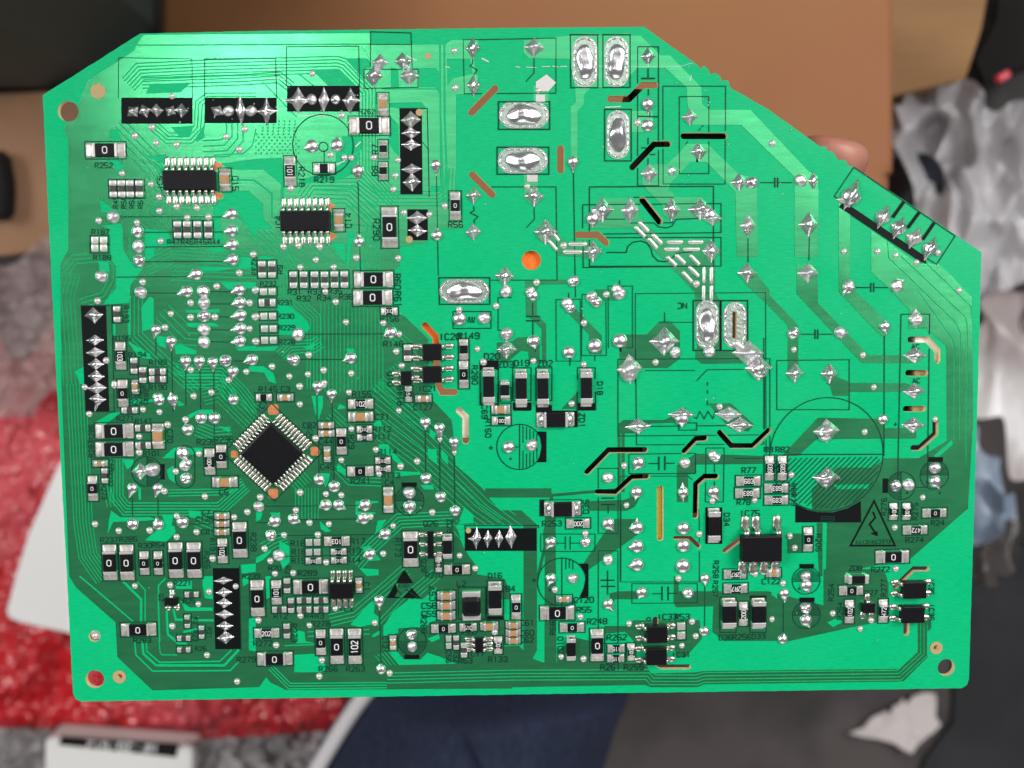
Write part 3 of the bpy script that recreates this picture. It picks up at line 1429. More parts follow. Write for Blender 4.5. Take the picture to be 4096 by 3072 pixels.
c res 10 725 215 80 V 683@90
x 25 565 50 0 R81
x 125 565 50 0 R82
c res 70 898 210 82 H 683@180
c res 70 1000 210 82 H 683
x 220 910 44 270 R80
x 218 1000 44 270 R79
c res 1080 1100 150 72 V 100@90
c res 1192 1100 150 72 V 100
x 1000 1060 48 90 R276
x 1270 1100 48 90 R275
c res 1435 1112 215 80 H 0
x 1465 1198 50 0 R24
c res 1268 1258 220 82 H 472@180
x 1265 1345 50 0 R274
L 16 915 1010 1095 1395 710 1395
l 16 905 1105 925 1155 875 1210 935 1300
B 880 1290 945 1270 945 1315
x 905 1362 34 180 ELECTRICITY
c res 343 1340 215 82 V 0
x 435 1370 48 270 R205
p 165 1290 300 1290 300 1460 170 1460
c big 1072 1490 300 115 H 0
x 970 1600 50 0 R272
x 755 1590 48 0 ZD8
p 420 1200 470 1200 470 1659 440 1659
H 46 1375 1597 1260 1597 1100 1750
p 540 -10 1180 -10 1290 30 1200 68 600 68 500 -10
T 3 3
c mel 765 20 220 75 H -
c cap0 45 -30 130 75 H -
x 25 45 50 0 C122
v 128 62 32 372 558 322 890 382 795 455
O 328 37 125
l 7 205 45 450 45
b 270 -105 395 -65
K -125 328 45 1
J 325 0 44
t 330 80 50 20 60
x 265 110 40 0 +
O 330 335 125
l 7 205 337 455 337
b 270 185 400 225
K -125 330 337 1
J 325 275 50
t 325 380 50 35 65
t 140 150 42 5 75
l 7 130 230 130 480
t 125 545 40 10 -50
c res 715 122 215 85 H 0
x 545 140 48 90 R254
x 890 145 48 0 Q27
c res 700 305 210 82 V 102@90
x 620 300 48 90 R264
I sot 855 265 110 90 3 200
c res 992 300 210 82 V 472@90
x 1000 100 48 90 R277
I dip 1235 100 200 150 4 320
I dip 1220 310 200 150 4 320
x 1412 90 46 270 IC35
x 1412 310 46 270 IC36
H 55 1195 420 1195 490
h 1540 790 78
A 1452 620 58 28
p 480 -60 1000 -60 1040 60 1040 380 740 440 480 440
g 20 80 80 120 80 200 30 160
g 510 400 620 350 640 400 560 440
"""
TW = 1024 / 2212
tile = None
def px(x, y):                                # survey coordinates -> photo pixel
    if tile == 'F': return x * K, y * K
    if tile[0] == 'Z': return tile[1] + x * tile[3], tile[2] + y * tile[3]
    return tile[0] * 1024 + x * TW, tile[1] * 768 + y * TW
def loc2(x, y):                              # survey coordinates -> board plane, metres
    p = on_plane(*px(x, y), H0); return (p.x, p.y)
MPX = D0 / FPX                               # metres per photo pixel at the board
def size(v): return v * (K if tile == 'F' else tile[3] if tile[0] == 'Z' else TW) * MPX
recs = []
for ln in SURVEY.strip().splitlines():
    ln = ln.strip()
    if not ln or ln[0] == '#': continue
    a = ln.split()
    if a[0] == 'T':
        tile = 'F' if a[1] == 'F' else ('Z', float(a[2]), float(a[3]), float(a[4])) if a[1] == 'Z' else (int(a[1]), int(a[2])); continue
    recs.append((tile, a))
def pairs(v):
    v = [float(q) for q in v]; return [loc2(v[i], v[i + 1]) for i in range(0, len(v) - 1, 2)]
def circle(c, r, n=28): return [(c[0] + r * math.cos(2 * math.pi * i / n), c[1] + r * math.sin(2 * math.pi * i / n)) for i in range(n)]
def stadium(pts, r, n=8):
    pts = [Vector(p) for p in pts]; out = []
    L = offset_line(pts, r); R = offset_line(pts, -r)
    d = (pts[-1] - pts[-2]).normalized(); a = math.atan2(d.y, d.x)
    e = [pts[-1] + Vector((math.cos(a + math.pi / 2 - math.pi * i / n), math.sin(a + math.pi / 2 - math.pi * i / n))) * r for i in range(1, n)]
    d = (pts[0] - pts[1]).normalized(); b = math.atan2(d.y, d.x)
    s = [pts[0] + Vector((math.cos(b + math.pi / 2 - math.pi * i / n), math.sin(b + math.pi / 2 - math.pi * i / n))) * r for i in range(1, n)]
    return [tuple(p) for p in L + e + R[::-1] + s]
def inside(p, poly):
    x, y = p; c = False; j = len(poly) - 1
    for i in range(len(poly)):
        xi, yi = poly[i]; xj, yj = poly[j]
        if (yi > y) != (yj > y) and x < (xj - xi) * (y - yi) / (yj - yi) + xi: c = not c
        j = i
    return c
# holes and slots cut through the board
holes, cuts = [], []
for tile, a in recs:
    if a[0] == 'h': holes.append(circle(loc2(float(a[1]), float(a[2])), size(float(a[3])), 36))
    if a[0] == 'H': holes.append(stadium(pairs(a[2:]), size(float(a[1])) / 2))
    if a[0] == 'A': holes.append(circle(loc2(float(a[1]), float(a[2])), size(float(a[4])) * 0.9, 20))
hbox = [(min(p[0] for p in h), max(p[0] for p in h), min(p[1] for p in h), max(p[1] for p in h)) for h in holes]
def in_hole(p):
    for h, b in zip(holes, hbox):
        if b[0] < p[0] < b[1] and b[2] < p[1] < b[3] and inside(p, h): return True
    return False
OUT = [(171, 380), (562, 134), (1024, 124), (2048, 112), (2576, 107), (2789, 259), (2800, 274), (2817, 263), (2835, 280), (2840, 298), (2862, 291),
       (2881, 306), (2888, 323), (2912, 321), (2923, 352), (3072, 437), (3271, 579), (3280, 587), (3303, 586), (3312, 605), (3330, 606), (3345, 628), (3354, 640), (3382, 640),
       (3391, 661), (3415, 669), (3567, 768), (3926, 1009), (3912, 1536), (3889, 2277), (3876, 2715), (3868, 2740), (3846, 2753), (2048, 2778), (324, 2806), (303, 2797), (292, 2772),
       (268, 2304), (227, 1536), (189, 768)]
base = [(p.x, p.y) for p in (on_plane(u, v, H0) for u, v in OUT)]
outline = []; re_ = random.Random(5)
for a, b in zip(base, base[1:] + base[:1]):
    n = max(1, int(math.dist(a, b) / .0011)); jj = .00004 if n > 3 else 0
    outline += [(a[0] + (b[0] - a[0]) * i / n + (re_.uniform(-jj, jj) if i else 0), a[1] + (b[1] - a[1]) * i / n + (re_.uniform(-jj, jj) if i else 0)) for i in range(n)]
def arrange(shapes, keep):                   # planar subdivision; each triangle takes the value of the last shape that covers it
    S = 1000.0; vs, es = [], []
    for poly, val in shapes:
        n0 = len(vs); vs += [Vector((x * S, y * S)) for x, y in poly]
        es += [(n0 + i, n0 + (i + 1) % len(poly)) for i in range(len(poly))]
    ov, oe, of, *_ = delaunay_2d_cdt(vs, es, [], 0, 1e-4)
    P = np.array([(v.x, v.y) for v in ov]); T = np.array([list(f) for f in of if len(f) == 3])
    C = P[T].mean(axis=1); val = np.zeros(len(T), int)
    for poly, v in shapes:
        q = np.array(poly) * S
        m = (C[:, 0] > q[:, 0].min()) & (C[:, 0] < q[:, 0].max()) & (C[:, 1] > q[:, 1].min()) & (C[:, 1] < q[:, 1].max())
        idx = np.nonzero(m)[0]
        if not len(idx): continue
        x, y = C[idx, 0], C[idx, 1]; c = np.zeros(len(idx), bool); j = len(q) - 1
        for i in range(len(q)):
            xi, yi, xj, yj = q[i, 0], q[i, 1], q[j, 0], q[j, 1]
            if yi != yj: c ^= ((yi > y) != (yj > y)) & (x < (xj - xi) * (y - yi) / (yj - yi) + xi)
            j = i
        val[idx[c]] = v
    T = T[val == keep]
    used = np.unique(T); re = -np.ones(len(P), int); re[used] = np.arange(len(used))
    return P[used] / S, re[T]
def slab(name, P, T, ztop, zbot, mats, parent, bottom=True):
    n = len(P); v = [(x, y, ztop) for x, y in P] + [(x, y, zbot) for x, y in P]
    tri = []
    for t in T:
        a, b, c = (P[i] for i in t)
        tri.append(tuple(t) if (b[0] - a[0]) * (c[1] - a[1]) - (b[1] - a[1]) * (c[0] - a[0]) > 0 else tuple(t[::-1]))
    edges = {}
    for t in tri:
        for i in range(3): edges[(t[i], t[(i + 1) % 3])] = 1
    side = [(b, a, a + n, b + n) for (a, b) in edges if (b, a) not in edges]
    f = [tuple(int(q) for q in t) for t in tri]; nb = len(f)
    if bottom: f += [tuple(int(q) + n for q in t[::-1]) for t in tri]
    ns = len(f); f += [tuple(int(q) for q in s) for s in side]
    o = mesh(name, v, f, mats, parent)
    if len(mats) > 1:
        for i in range(ns, len(f)): o.data.polygons[i].material_index = 1
    return o
board = empty('circuit_board', (0, 0, H0), label='green printed circuit board seen from its solder side, held over the floor', category='circuit board')
P, T = arrange([(outline, 1)] + [(h, 2) for h in holes], 1)
slab('laminate', P, T, 0, -0.0013, [MM['mask'], MM['edge']], board)
# copper under the mask: pours (p), strips (k), bare gaps (g) and bundles of thin gaps (m)
shapes = []
def ribbon_quads(pts, w, v):
    for i in range(len(pts) - 1):
        a, b = Vector(pts[i]), Vector(pts[i + 1]); d = b - a
        if d.length < 1e-7: continue
        d.normalize(); nrm = Vector((-d.y, d.x)) * w / 2; e = d * w * 0.35
        shapes.append(([tuple(a - e + nrm), tuple(a - e - nrm), tuple(b + e - nrm), tuple(b + e + nrm)], v))
for tile, a in recs:
    if a[0] == 'p': shapes.append((pairs(a[1:]), 1))
    elif a[0] == 'g': shapes.append((pairs(a[1:]), 2))
    elif a[0] == 'k': ribbon_quads(pairs(a[3:]), size(float(a[1])), 1)
    elif a[0] == 'm':
        n, pitch, w = int(a[1]), size(float(a[2])), size(float(a[3])); pts = [Vector(q) for q in pairs(a[4:])]
        for i in range(n): ribbon_quads(offset_line(pts, (i - (n - 1) / 2) * pitch), w, 2)
    elif a[0] == 'w':
        x0, y0, x1, y1, pt = (float(q) for q in a[1:]); r = 0
        y = y0
        while y < y1:
            x = x0 + (pt / 2 if r % 2 else 0) + max(0, (y1 - 180 - y)) * 0.9
            while x < x1:
                shapes.append((circle(loc2(x, y), size(9), 6), 2)); x += pt
            y += pt * 0.6; r += 1
clip = [(h, 2) for h in holes]
big = [(-.3, -.3), (.3, -.3), (.3, .3), (-.3, .3)]
ins = [tuple(q) for q in offset_line([Vector(p) for p in outline], -0.0006, True)]
cx = sum(p[0] for p in outline) / len(outline)
if not (min(q[0] for q in ins) > min(p[0] for p in outline)): ins = [tuple(q) for q in offset_line([Vector(p) for p in outline], 0.0006, True)]
P, T = arrange(shapes + clip, 1)
keep = [i for i, t in enumerate(T) if inside(tuple(P[t].mean(axis=0)), outline)]
o = slab('copper_tracks', P, T[keep], 0.00009, 0.0, [MM['copper']], board, bottom=False); o['kind'] = 'stuff'
print('copper triangles', len(keep))
# ------------------------------------------------------------ flat print: lines, blocks, lettering
def split_holes(pts, closed, step=0.0006):
    if closed: pts = pts + [pts[0]]
    hit = any(in_hole((a[0] + (b[0] - a[0]) * t / 20, a[1] + (b[1] - a[1]) * t / 20)) for a, b in zip(pts, pts[1:]) for t in range(21))
    if not hit: return [(pts[:-1], True)] if closed else [(pts, False)]
    dense = []
    for a, b in zip(pts, pts[1:]):
        n = max(1, int(math.dist(a, b) / step))
        dense += [(a[0] + (b[0] - a[0]) * i / n, a[1] + (b[1] - a[1]) * i / n) for i in range(n)]
    dense.append(pts[-1]); runs, cur = [], []
    for p in dense:
        if in_hole(p):
            if len(cur) > 1: runs.append((cur, False))
            cur = []
        else: cur.append(p)
    if len(cur) > 1: runs.append((cur, False))
    return runs
def ribbon(pts, w, z, closed, V, F):
    L, R = offset_line(pts, w / 2, closed), offset_line(pts, -w / 2, closed); n0 = len(V); n = len(pts)
    for l, r in zip(L, R): V.append((l.x, l.y, z)); V.append((r.x, r.y, z))
    for i in range(n if closed else n - 1):
        j = (i + 1) % n; F.append((n0 + 2 * i + 1, n0 + 2 * j + 1, n0 + 2 * j, n0 + 2 * i))
ZS = 0.00011; nz = [0]
def zs():
    nz[0] += 1; return ZS + (nz[0] % 60) * 0.0000008
def print_line(pts, w, closed=False, m='line', name='printed_line'):
    V, F = [], []
    for run, c in split_holes(list(pts), closed): ribbon(run, w, zs(), c, V, F)
    if F: mesh(name, V, F, MM[m], board)
GLYPH = {  # strokes on a 4 x 6 grid
 '0': ['04 06?'], }
def S(t): return [[(float(p[0]), float(p[1])) for p in s.split()] for s in t.split('|')]
GLYPH = {k: S(v) for k, v in {
 '0': '10 01 05 16 36 45 41 30 10', '1': '15 26 20', '2': '05 16 36 45 44 00 40', '3': '05 16 36 45 44 33 13|33 42 41 30 10 01', '4': '30 36 02 42',
 '5': '46 06 03 33 42 41 30 10 01', '6': '45 36 16 05 01 10 30 41 42 33 03', '7': '06 46 10', '8': '13 04 05 16 36 45 44 33 13 02 01 10 30 41 42 33', '9': '01 10 30 41 45 36 16 05 04 13 43',
 'R': '00 06 36 45 44 33 03|23 40', 'C': '45 36 16 05 01 10 30 41', 'D': '00 06 26 45 41 20 00', 'I': '20 26', 'Q': '10 01 05 16 36 45 41 30 10|22 40', 'Z': '06 46 00 40',
 'L': '06 00 40', 'N': '00 06 40 46', 'E': '46 06 00 40|03 33', 'S': '45 36 16 05 04 13 33 42 41 30 10 01', 'A': '00 26 40|12 32', '+': '23 43|21 25|03 23', 'T': '06 46|26 20', 'Y': '06 23 46|23 20',
 'F': '00 06 46|03 33', '-': '13 33', 'P': '00 06 36 45 44 33 03'}.items()}
def text_geo(t, h, w, sx=1.0):                       # centred stroke lettering, cap height h
    u = h / 6; V, F = [], []; adv = 5.6 * u * sx; x0 = -(len(t) * adv - 1.6 * u * sx) / 2
    for i, ch in enumerate(t):
        if ch not in GLYPH: continue
        for k, s in enumerate(GLYPH[ch]):
            off = 0
            ribbon([(x0 + i * adv + x * u * sx, (y - 3) * u) for x, y in s], w, k * 0.0000006, False, V, F)
    return V, F
tcache = {}
def text_mesh(t, h, wf, m):
    key = (t, round(h * 1e6 / 20), m)
    if key not in tcache:
        V, F = text_geo(t, h, h * wf, 0.78 if m == 'white' and len(t) > 1 else 1.0)
        me = bpy.data.meshes.new('marking'); me.from_pydata(V, [], F); me.materials.append(MM[m]); tcache[key] = me
    return tcache[key]
def poly_sheet(name, poly, z, m, parent=None):
    P, T = arrange([(poly, 1)] + [(h, 2) for h in holes if any(inside(q, poly) for q in h) or inside(poly[0], h)], 1)
    if len(T): return slab(name, P, T, z, z - 0.00002, [MM[m]], parent or board, bottom=False)
def hatch(fn, bb, pitch, w, slope=1):
    V, F = [], []; x0, x1, y0, y1 = bb; d = -(y1 - y0)
    while d < (x1 - x0):
        run = []
        n = 40
        for i in range(n + 1):
            y = y0 + (y1 - y0) * i / n; x = x0 + d + (y - y0) if slope > 0 else x1 - d - (y - y0)
            ok = fn((x, y)) and not in_hole((x, y))
            if ok: run.append((x, y))
            if (not ok or i == n) and len(run) > 1: ribbon([run[0], run[-1]], w, zs(), False, V, F)
            if not ok: run = []
        d += pitch
    if F: mesh('printed_hatching', V, F, MM['line'], board)
for tile, a in recs:
    c, r = a[0], a[1:]
    if c in 'lL': print_line(pairs(r[1:]), size(float(r[0])), c == 'L', 'line' if float(r[0]) < 16 else 'silk')
    elif c == 'a': 
        V, F = [], []; ribbon(pairs(r[1:]), size(float(r[0])), zs(), False, V, F); mesh('scratch', V, F, MM['scratch'], board)
    elif c == 'b':
        x0, y0, x1, y1 = (float(q) for q in r); poly_sheet('printed_block', [loc2(x0, y0), loc2(x1, y0), loc2(x1, y1), loc2(x0, y1)], zs(), 'silk')
    elif c == 'B': poly_sheet('printed_block', pairs(r), zs(), 'silk')
    elif c == 'O': print_line(circle(loc2(float(r[0]), float(r[1])), size(float(r[2])), 64), size(8), True)
    elif c == 'x':
        p = loc2(float(r[0]), float(r[1])); h = size(float(r[2])) * 0.92
        if in_hole(p): continue
        inst('printed_reference', text_mesh(r[4], h, 0.18, 'line'), (p[0], p[1], zs() + 0.00002), board, math.radians(float(r[3])))
    elif c == 'K':
        v = [float(q) for q in r]
        if len(v) == 4:
            cc = loc2(v[1], v[2]); R = size(abs(v[0])); sg = v[0] > 0; ty = int(v[3])
            fn = lambda q, cc=cc, R=R, sg=sg, ty=ty: math.dist(q, cc) < R * 0.98 and ((q[1] < cc[1]) == sg if ty == 1 else (q[0] > cc[0]) == sg)
            hatch(fn, (cc[0] - R, cc[0] + R, cc[1] - R, cc[1] + R), size(24) if R < 0.005 else size(48), size(8), 1 if (R > .005 or (ty == 2)) else -1)
        else:
            pl = pairs(r); xs = [q[0] for q in pl]; ys = [q[1] for q in pl]
            hatch(lambda q: inside(q, pl), (min(xs), max(xs), min(ys), max(ys)), size(20), size(8))
    elif c == 'o': poly_sheet('copper_pad', pairs(r), 0.00012, 'orange')
    elif c == 'q':
        p = loc2(float(r[0]), float(r[1])); s = size(float(r[2])); b = s * 0.7
        poly_sheet('copper_pad', [(p[0] + x, p[1] + y) for x, y in ((-s, -b), (-b, -s), (b, -s), (s, -b), (s, b), (b, s), (-b, s), (-s, b))], 0.00014, 'orange')
    elif c == 'G': poly_sheet('alignment_mark', circle(loc2(float(r[0]), float(r[1])), size(float(r[2])), 24), 0.00017, 'fid')
    elif c == 'A': poly_sheet('test_ring', circle(loc2(float(r[0]), float(r[1])), size(float(r[2])), 28), 0.00012, 'fid')
# ------------------------------------------------------------ solder
def polar(name, Rf, hf, m, rings=7, seg=28, jitter=0.0, mm=None):
    V = [(0, 0, hf(0, 0))]; F = []
    for i in range(1, rings + 1):
        t = i / rings
        for j in range(seg):
            th = 2 * math.pi * j / seg; R = Rf(th); V.append((R * t * math.cos(th), R * t * math.sin(th), hf(t, th)))
    for j in range(seg): F.append((0, 1 + j, 1 + (j + 1) % seg))
    for i in range(rings - 1):
        for j in range(seg):
            a = 1 + i * seg + j; b = 1 + i * seg + (j + 1) % seg; F.append((a, a + seg, b + seg, b))
    me = bpy.data.meshes.new(name); me.from_pydata(V, [], F); me.materials.append(m); me.shade_smooth(); return me
def dome_h(t, th): return math.sqrt(max(0, 1 - t * t)) if t < 0.999 else 0
rnd = random.Random(3)
domes = []
for k in range(5):
    a1, a2, f1 = rnd.uniform(0, 6.3), rnd.uniform(0, 6.3), rnd.uniform(.06, .12)
    domes.append(polar('solder_joint', lambda th, a1=a1, f1=f1: 1 + f1 * math.sin(2 * th + a1) * 0.6, lambda t, th, a2=a2: dome_h(t, th) * (1 + 0.16 * t * math.sin(3 * th + a2)), MM['solder' if k % 2 else 'solder_rough']))
vias = [polar('via', lambda th: 1.0, dome_h, MM['via'], 5, 16)]
def astroid(th, p=0.93):
    return (abs(math.cos(th)) ** p + abs(math.sin(th)) ** p) ** (-1 / p)
stars = []
for k in range(6):
    a1, a2 = rnd.uniform(0, 6.3), rnd.uniform(-.16, .16)
    def Rf(th, a1=a1): return astroid(th) * (1 + 0.07 * math.sin(2 * th + a1))
    def hf(t, th, a1=a1, a2=a2, k=k):
        core = max(0.0, 1 - (t * astroid(th) / 0.52) ** 2)
        return (1 - t * t) ** 0.8 * 0.60 + 0.42 * core ** .7 * (1 + a2 * math.sin(th + a1)) + 0.14 * math.sin(2 * th + a1) * t * (1 - t)
    stars.append(polar('solder_joint', Rf, hf, MM['solder' if k % 3 else 'solder_rough'], 8, 40))
njoint = 0
def joint(me, p, rx, ry, h, rot=0, name='solder_joint'):
    o = inst(name, me, (p[0], p[1], 0.0001), board, rot, (rx, ry, h)); return o
def tear(p, r, v):                           # dome with the bent wire end lying along v
    L = math.hypot(*v); ang = math.atan2(v[1], v[0]); q = max(L / r, 1.05)
    def Rf(th):
        th = (th + math.pi) % (2 * math.pi) - math.pi; a = abs(th)
        al = math.acos(min(1, 1 / q))        # tangent cone of the circle towards the tip
        if a < al:
            return 1 / math.cos(al - a) * (1 - .10 * math.sin(math.pi * a / al))
        return 1.0
    def hf(t, th):
        th = (th + math.pi) % (2 * math.pi) - math.pi; x = t * Rf(th) * math.cos(th); y = t * Rf(th) * math.sin(th)
        d = math.sqrt(max(0, 1 - min(1, x * x + y * y))) * 0.85
        ridge = 0.62 * max(0, 1 - (y / 0.38) ** 2) ** 0.5 * (1 - max(0, x) / q) ** 0.3 if abs(y) < 0.38 and -0.3 < x < q else 0
        return max(d, ridge) * (1 if t < 0.99 else 0)
    me = polar('solder_joint', Rf, hf, MM['solder'], 9, 36)
    inst('solder_joint', me, (p[0], p[1], 0.0001), board, ang, (r, r, r * 0.8))
def vsize(x, y): return (size(float(x)), -size(float(y)))
def capsule(bm, p, q, r, h, n=10):
    p, q = Vector(p), Vector(q); d = (q - p); L = d.length; d.normalize(); nn = Vector((-d.y, d.x)); rows = []
    ts = [-1, -.9, -.6, -.2] + [0] + [None] * 3 + [0] + [.2, .6, .9, 1]
    st = [(-r * math.cos(a), math.sin(a)) for a in (0.05, .5, 1.0, 1.57)] + [(L * f, 1) for f in (.25, .5, .75)] + [(L + r * math.cos(a), math.sin(a)) for a in (1.57, 1.0, .5, .05)]
    for (x, s) in st:
        wob = 1 + rnd.uniform(-.10, .10)
        rows.append([bm.verts.new((*(p + d * x + nn * (r * s * wob * math.cos(math.pi * i / n))), h * s * wob * math.sin(math.pi * i / n))) for i in range(n + 1)])
    for A, B in zip(rows, rows[1:]):
        for i in range(n): bm.faces.new((A[i], B[i], B[i + 1], A[i + 1]))
def solder_bar(p, q, r, h, name='solder_bead', m='solder', z=0.0001, parent=None):
    bm = bmesh.new(); capsule(bm, p, q, r, h); bmesh.ops.recalc_face_normals(bm, faces=bm.faces)
    me = bm_mesh(name, bm, MM[m], True); return inst(name, me, (0, 0, z), parent or board)
ir = 0
for tile, a in recs:
    c, r = a[0], a[1:]
    if c == 'v':
        v = [float(q) for q in r]
        for i in range(0, len(v) - 1, 2):
            p = loc2(v[i], v[i + 1]); s = size(28 * rnd.uniform(.92, 1.08)); joint(vias[0], p, s, s, s * 0.75, name='via')
    elif c == 'J':
        p = loc2(float(r[0]), float(r[1])); s = size(float(r[2])); ir += 1; joint(domes[ir % 5], p, s * 1.06, s * 1.06, s * 0.72, rnd.uniform(0, 6.3)) if s > 0.0008 else joint(vias[0], p, s, s, s * 0.75, name='via')
    elif c == 's':
        p = loc2(float(r[0]), float(r[1])); ir += 1; rx, ry = size(float(r[2])), size(float(r[3]))
        joint(stars[ir % 6], p, rx * 1.12, ry * 1.12, min(rx, ry) * 0.72, rnd.uniform(-.06, .06))
    elif c == 'j':
        p = loc2(float(r[0]), float(r[1])); ir += 1; rx, ry = size(float(r[2])), size(float(r[3])); joint(stars[ir % 6], p, rx * 1.3, ry * 1.1, ry * 0.95, math.radians(float(r[4])))
    elif c == 'y':
        p = loc2(float(r[0]), float(r[1])); ir += 1; joint(stars[ir % 6], p, size(float(r[2])) * 1.0, size(float(r[3])) * 1.25, size(float(r[2])) * 0.9, math.radians(-25))
        joint(domes[ir % 5], (p[0], p[1]), size(60), size(70), size(52), math.radians(-30))
    elif c == 't': tear(loc2(float(r[0]), float(r[1])), size(float(r[2])) * 1.12, tuple(q * 1.2 for q in vsize(r[3], r[4])))
    elif c == 'r': solder_bar(*pairs(r[1:]), size(float(r[0])) / 2, size(float(r[0])) * 0.38, m='tin')
    elif c == 'e': poly_sheet('solder_pad', pairs(r), 0.00022, 'tin')
    elif c == 'D':
        p = loc2(float(r[0]), float(r[1])); inst('pin_tip', vias[0], (p[0], p[1], -0.0006), board, 0, (size(36),) * 3)
    elif c in 'QU':
        x, y, L, W = (float(q) for q in r[:4]); o = r[4]
        hx, hy = (L / 2 - W / 2, 0) if o == 'H' else (0, L / 2 - W / 2)
        pa, pb = loc2(x - hx, y + hy), loc2(x + hx, y - hy)
        if o == 'S': print_line(stadium([pa, pb], size(W / 2), 12), size(8), True); continue
        sh = stadium([pa, pb], size(W / 2), 12)
        pad = poly_sheet('terminal_pad', sh, 0.00014, 'padmask')
        # raised solder rim and beads round the pad
        rim = stadium([pa, pb], size(W / 2 - 16), 12); V, F = [], []
        bm = bmesh.new(); n = len(rim)
        tot = [0]
        for i in range(n): tot.append(tot[-1] + math.dist(rim[i], rim[(i + 1) % n]))
        def at(d):
            d %= tot[-1]
            for i in range(n):
                if tot[i + 1] >= d:
                    f = (d - tot[i]) / max(1e-9, tot[i + 1] - tot[i]); A, B = rim[i], rim[(i + 1) % n]; return (A[0] + (B[0] - A[0]) * f, A[1] + (B[1] - A[1]) * f)
        nb = 18
        for i in range(nb):
            d = tot[-1] * i / nb + rnd.uniform(-.15, .15) * tot[-1] / nb; capsule(bm, at(d), at(d + tot[-1] / nb * rnd.uniform(.45, .7)), size(rnd.uniform(6, 10)), size(9), 6)
        bmesh.ops.recalc_face_normals(bm, faces=bm.faces)
        rimo = inst('solder_rim', bm_mesh('solder_rim', bm, MM['solder'], True), (0, 0, 0.00014), pad)
        if c == 'Q':
            d = Vector(pb) - Vector(pa); d.normalize(); k = 14; w = size(W) * 0.39; bm = bmesh.new(); rows = []
            A, B = Vector(pa) - d * size(W * .16), Vector(pb) + d * size(W * .16); nn = Vector((-d.y, d.x)); m = 16
            ph = rnd.uniform(0, 6)
            for i in range(m + 1):
                f = i / m; e = math.sin(math.pi * min(max(f, .012), .988)) ** 0.32; wd = w * e * (1 + 0.06 * math.sin(9 * f + ph)); hh = size(W) * 0.24 * e * (1 + .22 * math.sin(8 * f + ph * 2))
                cpt = A + (B - A) * f + nn * size(8) * math.sin(6 * f + ph)
                rows.append([bm.verts.new((*(cpt + nn * (wd * math.cos(math.pi * j / k))), hh * math.sin(math.pi * j / k) ** .8 * (1 + .05 * math.sin(2 * j + 5 * f)))) for j in range(k + 1)])
            for X, Y in zip(rows, rows[1:]):
                for j in range(k): bm.faces.new((X[j], Y[j], Y[j + 1], X[j + 1]))
            bmesh.ops.recalc_face_normals(bm, faces=bm.faces)
            inst('solder_ridge', bm_mesh('solder_ridge', bm, MM['solder'], True), (0, 0, 0.00014), pad)
        else:
            rp = stadium([pa, pb], size(W / 2 - 52), 12)

# tiny splashes of solder and flux left by the wave
bm = bmesh.new()
for i in range(150):
    f = rnd.random(); u, v = (rnd.uniform(620, 1500), rnd.uniform(150, 640)) if i < 60 else (rnd.uniform(2600, 3200), rnd.uniform(260, 820)) if i < 95 else (rnd.uniform(350, 3700), rnd.uniform(500, 2650))
    p = on_plane(u, v, H0)
    if in_hole((p.x, p.y)) or not inside((p.x, p.y), outline): continue
    r = rnd.uniform(.00005, .00013); a = rnd.uniform(0, 3.1); e = rnd.uniform(1, 2.6)
    bmesh.ops.create_icosphere(bm, subdivisions=1, radius=1, matrix=Matrix.Translation((p.x, p.y, .00012)) @ Matrix.Rotation(a, 4, 'Z') @ Matrix.Diagonal((r * e, r, r * .7, 1)))
o = inst('solder_splashes', bm_mesh('solder_splashes', bm, MM['scratch'], True), (0, 0, 0), board); o['kind'] = 'stuff'
# ------------------------------------------------------------ surface-mounted components
mcache = {}
def wedge_mesh(L, W, h0, h1):                # solder fillet rising towards +x
    bm = bmesh.new(); n = 6; rows = []
    for i in range(n + 1):
        f = i / n; z = h0 + (h1 - h0) * f ** 1.8; w = W / 2 * (0.93 + .07 * math.sin(math.pi * f)); x = -L / 2 + L * f
        rows.append([bm.verts.new((x, y, zz)) for y, zz in ((-w, 0), (-w * .97, z * .7), (-w * .7, z), (0, z * 1.08), (w * .7, z), (w * .97, z * .7), (w, 0))])
    for A, B in zip(rows, rows[1:]):
        for j in range(6): bm.faces.new((A[j], B[j], B[j + 1], A[j + 1]))
    bm.faces.new(rows[0][::-1]); bm.faces.new(rows[-1])
    bmesh.ops.recalc_face_normals(bm, faces=bm.faces); return bm_mesh('solder_fillet', bm, MM['fillet'], True)
def cached(key, fn):
    if key not in mcache: mcache[key] = fn()
    return mcache[key]
def bmat(x0, x1, y0, y1, z0, z1, bev, m, name, smooth=False):
    bm = bmesh.new(); box_bm(bm, x0, x1, y0, y1, z0, z1, bev); return bm_mesh(name, bm, MM[m], smooth)
KIND = {  # name, body fraction, cap fraction, height mm, body material
 'big': ('chip_resistor', .50, .055, .55, 'black'), 'res': ('chip_resistor', .40, .05, .50, 'black'), 'sml': ('small_resistor', .34, .33, .42, 'grey'),
 'cap': ('chip_capacitor', .38, .12, .85, 'tan'), 'cap0': ('chip_capacitor', .28, .22, .65, 'tan'), 'two': ('solder_pad_pair', 0, .42, .40, 'grey'),
 'mel': ('diode', .54, .14, 1.0, 'black'), 'mel2': ('diode', .50, .06, 1.1, 'black')}
PZ = 0.00015
